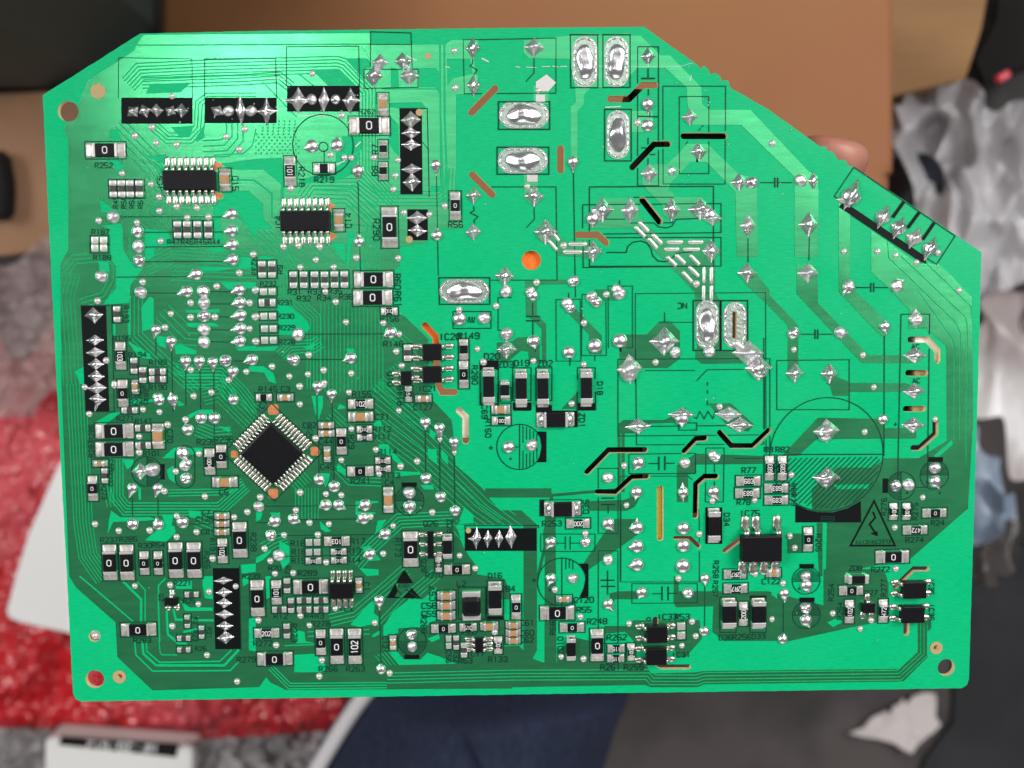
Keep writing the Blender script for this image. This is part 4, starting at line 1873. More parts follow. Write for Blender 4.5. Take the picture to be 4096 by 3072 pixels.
def component(kind, p, L, W, ori, txt):
    nm, bf, cf, hmm, bmt = KIND[kind]; h = hmm / 1000
    rot = 0 if ori == 'H' else math.pi / 2
    kL, kW = round(L * 1e4 / .6), round(W * 1e4 / .4); key = (kind, kL, kW)
    wb = W * (.86 if kind in ('big', 'res') else .80 if kind in ('sml', 'cap', 'cap0') else .96)
    if kind == 'two':
        root = empty(nm, (p[0], p[1], PZ)); root.parent = board; root.rotation_euler = (0, 0, rot)
    else:
        body = cached(key + ('b',), lambda: bmat(-L * bf / 2, L * bf / 2, -wb / 2, wb / 2, 0.00004, h, min(.00012, h * .2), bmt, nm))
        root = inst(nm, body, (p[0], p[1], PZ), board, rot)
    lumps = kind in ('sml', 'cap', 'cap0', 'two')
    def cap_mesh():
        a, b = L * bf / 2, L * (bf / 2 + cf)
        if kind == 'two': a, b = L * .07, L * .46
        hh = h * (1.06 if kind != 'two' else .7)
        if lumps:
            bm = bmesh.new(); box_bm(bm, a - L * .01, b, -W / 2 * .95, W / 2 * .95, 0, hh, min((b - a), W, hh) * .46); return bm_mesh('terminal', bm, MM['tin'], True)
        return bmat(a - 0.00001, b, -wb / 2 * 1.05, wb / 2 * 1.05, 0, hh, hh * .12, 'tin', 'terminal')
    cm = cached(key + ('c',), cap_mesh)
    for s in (0, math.pi): inst('terminal', cm, (0, 0, 0), root, s)
    pf = .5 - bf / 2 - cf
    if pf > .03 and kind != 'two':
        fm = cached(key + ('f',), lambda: wedge_mesh(L * pf, W, .00008, h * (.85 if kind != 'mel' else .5)))
        for s in (0, 1):
            xx = -(L / 2 - L * pf / 2) * (1 if s == 0 else -1)
            inst('solder_fillet', fm, (xx, 0, 0), root, math.pi * s)
    if kind in ('mel', 'mel2'):
        V = polar('solder_bead', lambda th: 1, dome_h, MM['solder'], 5, 16) if 'bead' not in mcache else mcache['bead']; mcache['bead'] = V
        for s in ((1,) if kind == 'mel' else (1, -1)):
            inst('solder_bead', V, (s * L * (.5 - .12), 0, h * .25), root, 0, (L * .085, W * .40, h * .85))
    if txt != '-':
        t, ang = (txt.split('@') + [None])[:2]
        if ang is None: ang = 0 if (ori == 'H' or len(t) == 1) else 270
        hh = W * (.42 if kind == 'big' else .46)
        if t == '0' and kind == 'res': hh = W * .36
        if len(t) == 4: hh *= .8
        if kind == 'big' and len(t) == 3: hh = W * .46
        inst('marking', text_mesh(t, hh, .155, 'white'), (0, 0, h + .000012), root, math.radians(float(ang)) - rot)
    if kind in ('big', 'res', 'sml', 'cap', 'cap0', 'two'):
        g = .00022; q = [(p[0] + x, p[1] + y) for x, y in (((-L / 2 - g), (-W / 2 - g)), ((L / 2 + g), (-W / 2 - g)), ((L / 2 + g), (W / 2 + g)), ((-L / 2 - g), (W / 2 + g)))] if ori == 'H' else \
            [(p[0] + x, p[1] + y) for x, y in (((-W / 2 - g), (-L / 2 - g)), ((W / 2 + g), (-L / 2 - g)), ((W / 2 + g), (L / 2 + g)), ((-W / 2 - g), (L / 2 + g)))]
        V, F = [], []; ribbon(q, .00017, zs(), True, V, F); FRAME_V.append((V, F))
FRAME_V = []
def lead_mesh(L, w, h):                      # gull-wing lead from the body (x=0) outward to x=L
    bm = bmesh.new(); prof = [(-.0002, h * .62), (L * .22, h * .62), (L * .42, h * .30), (L * .50, .00012), (L * .92, .00008)]
    rows = []
    for x, z in prof:
        rows.append([bm.verts.new((x, y, zz)) for y, zz in ((-w / 2, z), (-w / 2, z + .00016), (w / 2, z + .00016), (w / 2, z))])
    for A, B in zip(rows, rows[1:]):
        for j in range(4): bm.faces.new((A[j], B[j], B[(j + 1) % 4], A[(j + 1) % 4]))
    bm.faces.new(rows[0]); bm.faces.new(rows[-1][::-1])
    capsule(bm, (L * .45, 0), (L * 1.0, 0), w * .78, .00034, 8)
    bmesh.ops.recalc_face_normals(bm, faces=bm.faces); return bm_mesh('lead', bm, MM['pin'], True)
def chip(kind, p, W, H, n, span):
    h = {'soic': .0017, 'dip': .0021, 'sot': .0010, 'qfp': .0014, 'dual': .0010, 'sot6': .0010, 'sop7': .0028, 'ind': .0018}[kind]
    nm = {'ind': 'inductor', 'sot': 'transistor', 'dual': 'transistor_pair', 'dip': 'optocoupler', 'qfp': 'microcontroller'}.get(kind, 'integrated_circuit')
    rot = math.pi / 4 if kind == 'qfp' else 0
    if kind == 'qfp': W = H = size(385)
    bm = bmesh.new(); box_bm(bm, -W / 2, W / 2, -H / 2, H / 2, .0001, h, min(W, H) * (.05 if kind != 'ind' else .2)); body = bm_mesh(nm, bm, MM['black'])
    root = inst(nm, body, (p[0], p[1], PZ), board, rot)
    def row(count, axis, sign, half, reach, width, lw):
        L = reach - half
        me = cached(('lead', round(L * 1e5), round(lw * 1e5)), lambda: lead_mesh(L, lw, h))
        for i in range(count):
            u = (i - (count - 1) / 2) * (width / max(1, count - 1)) if count > 1 else 0
            if axis == 'y': inst('lead', me, (u, sign * half, 0), root, sign * math.pi / 2)
            else: inst('lead', me, (sign * half, u, 0), root, 0 if sign > 0 else math.pi)
    if kind == 'soic':
        for s in (1, -1): row(n // 2, 'y', s, H / 2, span / 2, W * (.87 if n > 8 else .78), size(26))
    elif kind == 'dip':
        for s in (1, -1): row(2, 'x', s, W / 2, span / 2, H * .68, size(34))
    elif kind == 'dual' or kind == 'sot6':
        for s in (1, -1): row(3, 'x', s, W / 2, span / 2, H * .72, size(28))
    elif kind == 'sot':
        if W > H:
            row(1, 'y', 1, H / 2, span / 2, 0, size(34)); row(2, 'y', -1, H / 2, span / 2 * .85, W * .7, size(34))
        else:
            row(2, 'x', -1, W / 2, span / 2, H * .62, size(34)); row(1, 'x', 1, W / 2, span / 2, 0, size(34))
    elif kind == 'sop7':
        row(2, 'y', 1, H / 2, span / 2, size(95), size(48)); 
        for o in list(root.children): o.location.x -= size(75)
        me = cached(('lead', round((span / 2 - H / 2) * 1e5), round(size(48) * 1e5)), lambda: lead_mesh(span / 2 - H / 2, size(48), h))
        inst('lead', me, (size(160), H / 2, 0), root, math.pi / 2); row(4, 'y', -1, H / 2, span / 2 * .93, W * .84, size(48))
    elif kind == 'qfp':
        for s in (1, -1):
            row(n, 'x', s, W / 2, size(285), size(346), size(19)); row(n, 'y', s, W / 2, size(285), size(346), size(19))
        print_line([(p[0], p[1] + size(425)), (p[0] + size(425), p[1]), (p[0], p[1] - size(425)), (p[0] - size(425), p[1])], size(9), True)
    elif kind == 'ind':
        for s in (1, -1):
            inst('terminal', cached('indt', lambda: bmat(-W * .5, W * .5, -size(28), size(28), 0, .0007, .0002, 'tin', 'terminal', True)), (0, s * (H / 2 + size(16)), 0), root)
for tile, a in recs:
    if a[0] == 'c':
        k, x, y, L, W, o, t = a[1:8]; component(k, loc2(float(x), float(y)), size(float(L)), size(float(W)), o, t)
    elif a[0] == 'I':
        k, x, y, W, H, n, sp = a[1:8]; chip(k, loc2(float(x), float(y)), size(float(W)), size(float(H)), int(n), size(float(sp)))
for V, F in FRAME_V: mesh('printed_frame', V, F, MM['line'], board)
# ------------------------------------------------------------ parts on the far side, seen through the slots
def under(name, x0, y0, x1, y1, top, depth, m, bev=.001):
    a, b = on_plane(x0 * K, y0 * K, H0), on_plane(x1 * K, y1 * K, H0)
    bm = bmesh.new(); box_bm(bm, a.x, b.x, b.y, a.y, top - depth, top, bev)
    inst(name, bm_mesh(name, bm, m), (0, 0, 0), board)
MM['cap_orange'] = mat('orange_film', (0.98, 0.20, 0.015), 0.45)
MM['plastic_black'] = mat('black_plastic', (0.006, 0.006, 0.008), 0.5)
MM['yellow_tape'] = mat('yellow_tape', (0.95, 0.68, 0.12), 0.4)
MM['pale'] = mat('pale_plastic', (0.93, 0.91, 0.88), 0.6)
under('transformer', 1240, 965, 1400, 1120, -.006, .012, MM['plastic_black'])
under('transformer', 1450, 930, 1680, 1120, -.006, .012, MM['plastic_black'])
under('transformer_tape', 1410, 1040, 1442, 1175, -.0016, .008, MM['yellow_tape'], .0005)
under('relay', 1462, 270, 1590, 320, -.004, .015, MM['plastic_black'])
under('relay', 1350, 285, 1450, 370, -.007, .015, MM['plastic_black'])
under('relay', 1372, 170, 1408, 198, -.009, .01, MM['plastic_black'])
under('film_capacitor', 1120, 535, 1178, 590, -.00135, .010, MM['cap_orange'])
under('film_capacitor', 903, 686, 964, 752, -.00135, .008, MM['cap_orange'])
under('film_capacitor', 1950, 795, 1976, 815, -.003, .008, MM['plastic_black'])
under('heat_sink', 1955, 725, 1976, 745, -.003, .010, MM['plastic_black'])
under('heat_sink', 1945, 870, 1976, 895, -.003, .010, MM['plastic_black'])
under('connector_housing', 975, 868, 1022, 950, -.00135, .008, MM['pale'])
under('connector_housing', 1981, 795, 2012, 816, -.00135, .008, MM['fid'])
under('connector_housing', 1976, 872, 2012, 894, -.00135, .008, MM['fid'])
under('connector_housing', 1982, 722, 2040, 786, -.00135, .008, MM['pale'])
under('filter_coil', 1375, 420, 1445, 480, -.008, .010, MM['plastic_black'])
under('filter_coil', 1400, 1425, 1500, 1450, -.006, .010, MM['plastic_black'])
# ------------------------------------------------------------ what lies behind and below
def tagged(o, label, cat, **kw):
    o['label'] = label; o['category'] = cat
    for k, v in kw.items(): o[k] = v
    return o
def grid_patch(name, x0, y0, x1, y1, nx, ny, zf, m, parent=None, inside_fn=None, thick=0.0, smooth=True):
    """height field over overview-pixel rectangle; zf(u, v) gives the height (m), u and v overview pixels"""
    V, F, id_ = [], [], {}
    for j in range(ny + 1):
        for i in range(nx + 1):
            u = x0 + (x1 - x0) * i / nx; v = y0 + (y1 - y0) * j / ny; z0 = zf(u, v)
            p = bg(u, v, z0); V.append((p.x, p.y, z0))
    for j in range(ny):
        for i in range(nx):
            u = x0 + (x1 - x0) * (i + .5) / nx; v = y0 + (y1 - y0) * (j + .5) / ny
            if inside_fn and not inside_fn(u, v): continue
            a = j * (nx + 1) + i; F.append((a, a + nx + 1, a + nx + 2, a + 1))
    o = mesh(name, V, F, m, parent, smooth)
    if thick:
        md = o.modifiers.new('thickness', 'SOLIDIFY'); md.thickness = thick; md.offset = -1
    return o
ZBD = {}
def ZB(n): return ZBD.get(n, 0)
def fbm(x, y, s, o=4): return noise.fractal(Vector((x * s, y * s, 3.1)), 0.9, 2.0, o)
def wpoly(pts, z): return [bg(x, y, z) for x, y in pts]
def prism(name, pts, z, depth, m, parent=None, bev=0):
    P = [bg(x, y, z) for x, y in pts]; bm = bmesh.new()
    vs = [bm.verts.new(p) for p in P]; f = bm.faces.new(vs)
    if f.normal.z < 0: f.normal_flip()
    bm.normal_update()
    if f.normal.z < 0: f.normal_flip()
    r = bmesh.ops.extrude_face_region(bm, geom=[f]); nv = [g for g in r['geom'] if isinstance(g, bmesh.types.BMVert)]
    for v in vs: v.co.z -= depth
    bmesh.ops.recalc_face_normals(bm, faces=bm.faces)
    if bev: bmesh.ops.bevel(bm, geom=list(bm.edges), offset=bev, segments=2, affect='EDGES')
    me = bm_mesh(name, bm, m); return link(bpy.data.objects.new(name, me), parent)
MM['floor'] = mat('dark_concrete', (0.022, 0.019, 0.020), 0.75, bump=(30, .4, .002), vary=(9, (0.075, 0.062, 0.062), 0.42, 0.62))
fl = mesh('floor', [(-4, -4, 0), (4, -4, 0), (4, 4, 0), (-4, 4, 0)], [(0, 1, 2, 3)], MM['floor']); fl['kind'] = 'structure'
# cardboard carton under the board
MM['card'] = mat('brown_cardboard', (0.35, 0.140, 0.058), 0.75, bump=(120, .25, .0008), vary=(7, (0.38, 0.17, 0.062), 0.35, 0.65))
MM['card2'] = mat('old_cardboard', (0.25, 0.125, 0.045), 0.75, bump=(40, .3, .001), vary=(14, (0.36, 0.19, 0.075), 0.4, 0.62), scale_vec=(.4, 1.6, 1))
MM['tape'] = mat('packing_tape', (0.27, 0.13, 0.045), 0.3)
box = prism('cardboard_box', [(1020, -60), (1925, -60), (1917, 420), (1905, 900), (1020, 955)], 0.1655, 0.1655, MM['card'])
def lidz(u, v): return 0.17 - 0.125 * max(0, (1010 - u) / 665) ** 2  # left side bent down, an added curve that turns it out of the light
grid_patch('bent_box_top', 345, -60, 1927, 960, 90, 40, lidz, MM['card'], parent=box, inside_fn=lambda u, v: v < 520 + (u - 340) * .72 and u < 1925 - max(0, v) * .018, thick=.004)
tagged(box, 'large plain brown cardboard box lying behind and under the circuit board', 'box')
b2 = prism('cardboard_box', [(1900, -80), (2145, -80), (2120, 60), (2085, 170), (1920, 208), (1890, 200)], 0.10, 0.10, MM['card2'])
tagged(b2, 'smaller yellowish cardboard box standing at the top right beside the big brown box', 'box')
MM['tan_card'] = mat('tan_cardboard', (0.24, 0.125, 0.07), 0.8, vary=(10, (0.31, 0.17, 0.09), 0.4, 0.6))
b3 = prism('cardboard_sheet', [(-60, 205), (330, 190), (340, 560), (60, 545), (-60, 560)], 0.05, 0.012, MM['tan_card'])
tagged(b3, 'tan cardboard sheet showing past the upper left edge of the circuit board', 'cardboard')
MM['dark'] = mat('dark_grey_case', (0.042, 0.060, 0.052), 0.6, vary=(12, (0.055, 0.062, 0.055), .4, .6))
ca = prism('equipment_case', [(-120, -160), (350, -160), (338, 60), (200, 170), (120, 206), (-120, 206)], 0.03, 0.03, MM['dark'])
for v in ca.data.vertices: v.co.z = .62 if v.co.z > .01 else 0  # case height made up so that it shades the cardboard
tagged(ca, 'dark grey equipment case at the top left corner behind the board', 'case')
MM['rubber'] = mat('black_rubber', (0.010, 0.008, 0.008), 0.8, 0, .2)
cs = prism('rubber_foot', [(-20, 322), (8, 325), (22, 400), (18, 470), (-20, 478)], 0.062, 0.01, MM['rubber'], bev=.002)
tagged(cs, 'black rubber block on the tan cardboard sheet at the left edge', 'block')
dk = prism('storage_bin', [(2150, -60), (2300, -60), (2300, 120), (2120, 190), (2095, 130), (2140, 40)], 0.06, 0.06, MM['rubber'], bev=.003)
tagged(dk, 'black storage bin at the top right corner beyond the boxes', 'bin')
# bubble wrap over red plastic
MM['red'] = mat('red_bubble_film', (0.60, 0.015, 0.022), 0.12, 0, .7, vary=(16, (0.66, 0.09, 0.11), .42, .62), coat=.5)
MM['clear'] = mat('clear_bubble_film', (0.30, 0.22, 0.215), 0.20, 0, .5, vary=(22, (0.40, 0.31, 0.30), .4, .62), alpha=.62)
def bubbles(u, v, pitch, h):
    p = bg(u, v, 0.04); x, y = p.x / pitch, p.y / (pitch * .866); j = math.floor(y + .5); xx = x - (.5 if j % 2 else 0); i = math.floor(xx + .5)
    d = math.hypot(xx - i, (y - j) * .866); hv = math.sin(i * 12.9898 + j * 78.233) * 43758.5; hv -= math.floor(hv); return h * (.35 + .9 * hv) * math.sqrt(max(0, 1 - (d / (.36 + .12 * hv)) ** 2))
ZBD['bubble_wrap'] = .04
def red_in(u, v): return True
o = grid_patch('bubble_wrap', -80, 640, 1020, 1640, 300, 270, lambda u, v: .035 + .010 * fbm(u, v, .006, 3) + .004 * fbm(u, v, .03, 3) + bubbles(u, v, .0085, .0016) - (max(0, v - 1560) * .0002), MM['red'], inside_fn=lambda u, v: v > 735 + 45 * math.sin(u * .035) and not (180 < u < 960 and 800 < v < 1440))
red = o
grey = grid_patch('bubble_wrap_sheet', -90, 505, 320, 900, 180, 170, lambda u, v: .054 + .008 * fbm(u + 90, v, .012, 4) + bubbles(u + 7, v, .011, .0028), MM['clear'],
                  inside_fn=lambda u, v: v > 520 + max(0, 100 - u) * .55 + 12 * math.sin(u * .05) and v < 900 + 60 * math.sin(u * .03 + 1))
tagged(red, 'red bubble wrap spread on the floor along the lower left of the circuit board', 'bubble wrap')
tagged(grey, 'greyish pink clear bubble wrap lying at the left above the red wrap', 'bubble wrap')
MM['paper'] = mat('white_paper', (0.88, 0.87, 0.86), 0.7)
pp = prism('paper_sheet', [(150, 985), (330, 950), (330, 1402), (150, 1367), (45, 1344), (20, 1334), (15, 1318), (35, 1244), (62, 1154), (127, 1004)], 0.062, 0.002, MM['paper'])
tagged(pp, 'blank white sheet of thick paper lying on the red bubble wrap', 'paper')
MM['lab'] = mat('white_label', (0.82, 0.82, 0.80), .6)
lb = prism('labelled_packet', [(97, 1600), (104, 1594), (412, 1616), (416, 1622), (414, 1720), (97, 1700)], 0.062, 0.02, MM['lab'], bev=.001)
tagged(lb, 'white packet with a black printed stripe at the bottom left edge', 'packet')
st = prism('black_stripe', [(132, 1592), (385, 1608), (380, 1636), (127, 1609)], 0.0628, 0.0012, MM['rubber'], lb)
V, F = text_geo('NF-2Q-S12', .0048, .0009)
q = bg(262, 1613, 0.0634); tm = mesh('stripe_lettering', V, F, MM['white'], lb); tm.location = q; tm.rotation_euler = (0, 0, math.radians(-4) + math.pi)
ZBD['foam_wrap'] = .03
MM['foam'] = mat('grey_film', (0.20, 0.18, 0.185), 0.25, 0, .5, vary=(60, (0.42, 0.39, 0.39), .45, .65))
fw = grid_patch('foam_wrap', -80, 1570, 800, 1740, 200, 50, lambda u, v: .052 + .009 * fbm(u, v, .02, 4) + bubbles(u, v, .009, .002), MM['foam'], inside_fn=lambda u, v: v > 1600 - (u < 110) * 28 - max(0, u - 420) * .07)
tagged(fw, 'crumpled clear grey wrapping film along the bottom left edge under the packet', 'wrapping')
# person: trouser leg and hand
MM['denim'] = mat('navy_cloth', (0.006, 0.011, 0.031), 0.9, bump=(900, .4, .0006), vary=(500, (0.014, 0.023, 0.058), .35, .65), scale_vec=(1, .35, 1))
MM['piping'] = mat('white_piping', (0.62, 0.60, 0.62), .7)
MM['skin'] = mat('skin', (0.50, 0.19, 0.13), 0.42, vary=(90, (0.56, 0.25, 0.18), .4, .6))
MM['skin'].node_tree.nodes['Principled BSDF'].inputs['Subsurface Weight'].default_value = 0.15
MM['skin'].node_tree.nodes['Principled BSDF'].inputs['Subsurface Scale'].default_value = 0.004
MM['nail'] = mat('finger_nail', (0.72, 0.42, 0.34), .28)
person = empty('person', (0, -.25, 0)); tagged(person, 'person in navy trousers with white side piping holding the board from below', 'person')
zt = 0.20
def edgeL(v): return 812 - 114 * ((v - 1500) / 159) ** .82 if v > 1500 else 812 + (1500 - v) * 1.0
def edgeR(v): return 1442 - max(0, v - 1530) * .34
rows = []
V, F = [], []
nv, nu = 60, 70
for j in range(nv + 1):
    v = 1330 + 560 * j / nv; a, b = edgeL(v) - (0 if v < 1760 else 0), edgeR(v)
    for i in range(nu + 1):
        f = i / nu; u = a + (b - a) * f; p = bg(u, v, zt); r = math.sin(math.pi * f)
        z = zt - .07 + .07 * r ** .6
        z -= .035 * max(0, 1 - abs(v - 1555 + (u - 1100) * -.05) / 55) * 0
        z += .006 * fbm(u, v, .006, 3)
        z -= .075 * min(1, max(0, (1568 - v + .02 * (u - 1100)) / 60)) ** 1.2  # added dip that leaves the cloth next to the board dark
        fold = math.exp(-((v - (1548 + .06 * abs(u - 1150))) / 16) ** 2) * .012; z -= fold
        cx_ = 975 + (v - 1540) * .46; z -= .007 * math.exp(-((u - cx_) / 5) ** 2) * (1 if v > 1540 else 0)
        V.append((p.x, p.y, z))
for j in range(nv):
    for i in range(nu):
        k = j * (nu + 1) + i; F.append((k, k + nu + 1, k + nu + 2, k + 1))
tl = mesh('trouser_leg', V, F, MM['denim'], None, True); tl.parent = person; tl.matrix_parent_inverse = Matrix.Translation((0, .25, 0))
md = tl.modifiers.new('cloth', 'SOLIDIFY'); md.thickness = .0015
# piping along the left seam
pts = []
for j in range(26):
    v = 1400 + 400 * j / 25; p = bg(edgeL(v) - 4, v, zt - .03); pts.append(Vector((p.x, p.y, zt - .045)))
bm = bmesh.new(); rows = []
for i, p in enumerate(pts):
    d = (pts[min(i + 1, 25)] - pts[max(i - 1, 0)]).normalized(); n1 = Vector((-d.y, d.x, 0))
    rows.append([bm.verts.new(p + n1 * math.cos(t * math.pi / 4) * .0040 + Vector((0, 0, 1)) * math.sin(t * math.pi / 4) * .0035) for t in range(8)])
for A, B in zip(rows, rows[1:]):
    for t in range(8): bm.faces.new((A[t], B[t], B[(t + 1) % 8], A[(t + 1) % 8]))
bmesh.ops.recalc_face_normals(bm, faces=bm.faces)
pi_ = link(bpy.data.objects.new('side_piping', bm_mesh('side_piping', bm, MM['piping'], True)), person); pi_.matrix_parent_inverse = Matrix.Translation((0, .25, 0))
# hand below the board, one fingertip past its slanting edge
def W(x, y, dz): 
    p = bg(x, y, H0 + dz); return p
chains = [  # joints (overview px, height under board), radii
 [((1640, 1000), -.060, .022), ((1690, 760), -.050, .017), ((1730, 560), -.034, .0105), ((1755, 430), -.018, .0095), ((1786, 362), -.0125, .0080), ((1799, 332), -.0128, .0092), ((1806, 294), -.0124, .0074)],
 [((1600, 1000), -.062, .020), ((1620, 740), -.052, .014), ((1640, 560), -.040, .0100), ((1650, 430), -.034, .0088), ((1655, 350), -.032, .0075)],
 [((1560, 1000), -.062, .020), ((1550, 750), -.054, .014), ((1550, 590), -.042, .0095), ((1552, 470), -.036, .0085), ((1553, 400), -.034, .0070)],
 [((1530, 1000), -.062, .018), ((1480, 780), -.054, .012), ((1465, 660), -.046, .0085), ((1460, 570), -.042, .0075), ((1458, 520), -.040, .0062)],
 [((1680, 1020), -.060, .018), ((1790, 900), -.050, .013), ((1850, 790), -.036, .0105), ((1865, 700), -.030, .0085)]]
V, E, Rr = [], [], []
root_i = 0
V.append(bg(1600, 1120, H0 - .066)); Rr.append((.024, .018))
V.append(bg(1500, 1180, H0 - .095)); Rr.append((.021, .019)); E.append((0, 1))
V.append(bg(1360, 1200, H0 - .20)); Rr.append((.027, .025)); E.append((1, 2))
V.append(bg(1260, 1220, H0 - .30)); Rr.append((.034, .032)); E.append((2, 3))
for ch in chains:
    prev = 0
    for (xy, dz, r) in ch:
        V.append(bg(*xy, H0 + dz)); Rr.append((r, r * .92)); E.append((prev, len(V) - 1)); prev = len(V) - 1
me = bpy.data.meshes.new('hand'); me.from_pydata([tuple(v) for v in V], E, []); me.materials.append(MM['skin'])
hand = link(bpy.data.objects.new('hand', me), person); hand.matrix_parent_inverse = Matrix.Translation((0, .25, 0))
sk = hand.modifiers.new('skin', 'SKIN'); sk.use_smooth_shade = True
for i, r in enumerate(Rr): me.skin_vertices[0].data[i].radius = r
me.skin_vertices[0].data[0].use_root = True
hand.modifiers.new('smooth', 'SUBSURF').levels = 2; hand.modifiers[-1].render_levels = 2
nm = polar('finger_nail', lambda th: 1, dome_h, MM['nail'], 5, 20)
p = bg(1812, 306, H0 - .0095); nl = link(bpy.data.objects.new('finger_nail', nm), hand); nl.matrix_parent_inverse = Matrix.Translation((0, .25, 0))
nl.location = p; nl.scale = (.0040, .0055, .0016); nl.rotation_euler = (math.radians(-25), math.radians(28), math.radians(-22))
# torn white paper on the floor
rp = []
for x, y in [(1830, 1580), (1862, 1568), (1880, 1548), (1898, 1540), (1905, 1528), (1917, 1536), (1925, 1518), (1938, 1520), (1946, 1505), (1955, 1518), (1966, 1500), (1990, 1490), (2012, 1492), (2020, 1512), (2012, 1540), (2022, 1556), (2008, 1572), (1990, 1590), (1975, 1604), (1964, 1622), (1948, 1614), (1925, 1600), (1890, 1592), (1860, 1584)]: rp.append((x, y))
P = [bg(x, y, .004) for x, y in rp]
PT, TT = arrange([([(p.x, p.y) for p in P], 1)] + [([(x + dx, y + dy) for dx, dy in ((0, 0), (.0001, 0), (0, .0001))], 1) for x, y in [tuple(bg(1850 + (i * 37) % 170, 1500 + (i * 53) % 120, .004).xy) for i in range(60)]], 1)
Vp = [(x, y, .006 + .006 * abs(fbm(x, y, 60, 2))) for x, y in PT]
tp = mesh('torn_paper', Vp, [tuple(int(i) for i in (t if (PT[t[1]][0] - PT[t[0]][0]) * (PT[t[2]][1] - PT[t[0]][1]) - (PT[t[1]][1] - PT[t[0]][1]) * (PT[t[2]][0] - PT[t[0]][0]) > 0 else t[::-1])) for t in TT], mat('torn_paper_white', (0.58, 0.53, 0.52), .8), None, False)
md = tp.modifiers.new('t', 'SOLIDIFY'); md.thickness = .0008
tagged(tp, 'torn scrap of white paper with a ragged edge on the dark floor', 'paper')
# crumpled clear plastic bags on the right
MM['bag'] = mat('clear_plastic_bag', (0.46, 0.44, 0.47), 0.09, 0, 1.0, vary=(9, (0.95, 0.93, 0.96), .42, .6), alpha=.62)
MM['bagdark'] = mat('smoky_plastic_bag', (0.10, 0.085, 0.08), 0.10, 0, 1.0, vary=(12, (0.30, 0.27, 0.27), .48, .62), alpha=.7)
def crumple(u, v, s, a):
    x, y = u * s, v * s; w = noise.noise(Vector((x * .4, y * .4, 5)))
    q = Vector((x * .8 + y * .45 + w * 1.5, (y * .8 - x * .3) * .28, 1.7))
    return a * (.9 - 1.5 * abs(noise.noise(q * 1.2))) * .8 + a * .45 * (1 - abs(noise.noise(q * 3.3))) + a * .9 * noise.noise(Vector((x * .3, y * .3, 2)))
ZBD['plastic_bag'] = .06
def crinkle(name, x0, y0, x1, y1, step, z, amp, m, poly, sy=1.9):
    """crumpled film: broad flat facets meeting in sharp creases"""
    r = random.Random(int(x0)); nx, ny = int((x1 - x0) / step), int((y1 - y0) / step / sy); V, F = [], []
    for j in range(ny + 1):
        for i in range(nx + 1):
            u, v = x0 + (i + r.uniform(-.42, .42)) * step, y0 + (j + r.uniform(-.42, .42)) * step * sy
            h = z + amp * (r.uniform(-.5, .5) + .9 * noise.noise(Vector((u * .008, v * .008, 4)))); p = bg(u, v, h); V.append(p)
    for j in range(ny):
        for i in range(nx):
            if not inside((x0 + (i + .5) * step, y0 + (j + .5) * step * sy), poly): continue
            a = j * (nx + 1) + i; b = a + nx + 1
            F += [(a, b, a + 1), (a + 1, b, b + 1)] if r.random() < .5 else [(a, b, b + 1), (a, b + 1, a + 1)]
    o = mesh(name, V, F, m, None, True); md = o.modifiers.new('soft', 'SUBSURF'); md.subdivision_type = 'SIMPLE'; md.levels = md.render_levels = 1
    md = o.modifiers.new('folds', 'SUBSURF'); md.levels = md.render_levels = 2
    return o
def bagpoly(poly): return lambda u, v: inside((u, v), poly)
A = [(1945, 205), (1975, 165), (2010, 150), (2060, 160), (2100, 190), (2150, 215), (2260, 240), (2300, 640), (2110, 640), (2060, 600), (2000, 500), (1985, 440), (1960, 380), (1935, 330), (1925, 260)]
bA = crinkle('plastic_bag', 1900, 130, 2330, 660, 26, .085, .034, MM['bag'], A)
tagged(bA, 'crumpled clear plastic bag shining white at the right edge below the boxes', 'plastic bag')
B = [(1890, 320), (1960, 300), (2010, 420), (2080, 560), (2300, 600), (2300, 780), (2150, 760), (2050, 800), (2060, 520), (1960, 460), (1890, 420)]
bB = crinkle('plastic_bag', 1870, 280, 2330, 820, 34, .055, .036, MM['bagdark'], B)
tagged(bB, 'dull grey crumpled plastic bag between the board corner and the white bag', 'plastic bag')
C_ = [(2085, 700), (2160, 680), (2300, 660), (2300, 1080), (2190, 1010), (2150, 960), (2085, 940)]
bC = crinkle('plastic_bag', 2070, 640, 2330, 1100, 48, .075, .020, mat('white_plastic_bag', (0.92, 0.90, 0.91), .3, vary=(7, (0.42, 0.36, 0.36), .5, .6)), C_)
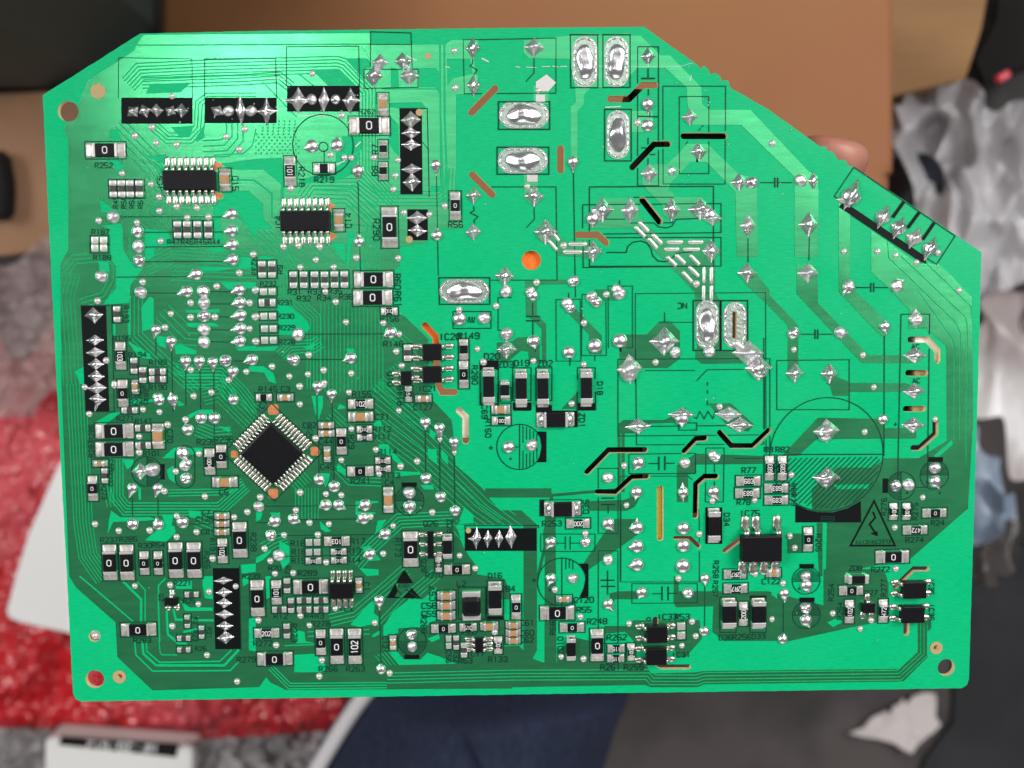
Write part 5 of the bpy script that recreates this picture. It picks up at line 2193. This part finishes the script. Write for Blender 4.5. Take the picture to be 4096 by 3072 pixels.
tagged(bC, 'white plastic bag with broad glossy folds at the middle of the right edge', 'plastic bag')
D_ = [(2075, 930), (2110, 945), (2150, 985), (2180, 1050), (2175, 1130), (2140, 1170), (2120, 1190), (2070, 1190)]
bD = crinkle('blue_pouch', 2060, 920, 2200, 1210, 26, .078, .016, mat('pale_blue_film', (0.26, 0.33, 0.44), .3, vary=(30, (0.40, 0.48, 0.60), .4, .6)), D_)
tagged(bD, 'pale blue crumpled pouch just right of the circuit board edge', 'pouch')
E_ = [(2060, 1170), (2130, 1160), (2170, 1120), (2200, 1040), (2190, 1200), (2130, 1270), (2060, 1240)]
bE = crinkle('plastic_bag', 2040, 1020, 2215, 1300, 22, .05, .018, MM['bagdark'], E_)
tagged(bE, 'clear plastic film curling out under the pale blue pouch', 'plastic bag')
# a round black roll and a red clip by the bags
bm = bmesh.new(); bmesh.ops.create_cone(bm, segments=36, radius1=.016, radius2=.015, depth=.05, cap_ends=True); bmesh.ops.bevel(bm, geom=[e for e in bm.edges if e.calc_face_angle(0) > .5], offset=.003, segments=2, affect='EDGES')
rl = link(bpy.data.objects.new('tape_roll', bm_mesh('tape_roll', bm, mat('blue_black_plastic', (.012, .014, .022), .4), True))); rl.location = bg(1962, 395, .07); rl.location.z = .06
tagged(rl, 'blue black round roll among the bags beside the big brown box', 'roll')
bm = bmesh.new(); box_bm(bm, -.005, .005, -.003, .003, -.003, .003, .0015)
rc = link(bpy.data.objects.new('red_clip', bm_mesh('red_clip', bm, mat('red_plastic', (.55, .01, .03), .4)))); rc.location = bg(2166, 166, .12); rc.scale = (.7, .7, .7); rc.rotation_euler = (0, 0, .5)
tagged(rc, 'small red plastic clip above the white shining plastic bag', 'clip')
dm = prism('floor_mat', [(2130, 1200), (2300, 1150), (2300, 1760), (1960, 1760), (2000, 1640), (2060, 1560), (2070, 1300)], 0.004, 0.004, mat('black_mat', (.014, .014, .017), .8, vary=(20, (.022, .022, .026), .4, .6)))
tagged(dm, 'black mat on the floor at the lower right corner', 'mat')
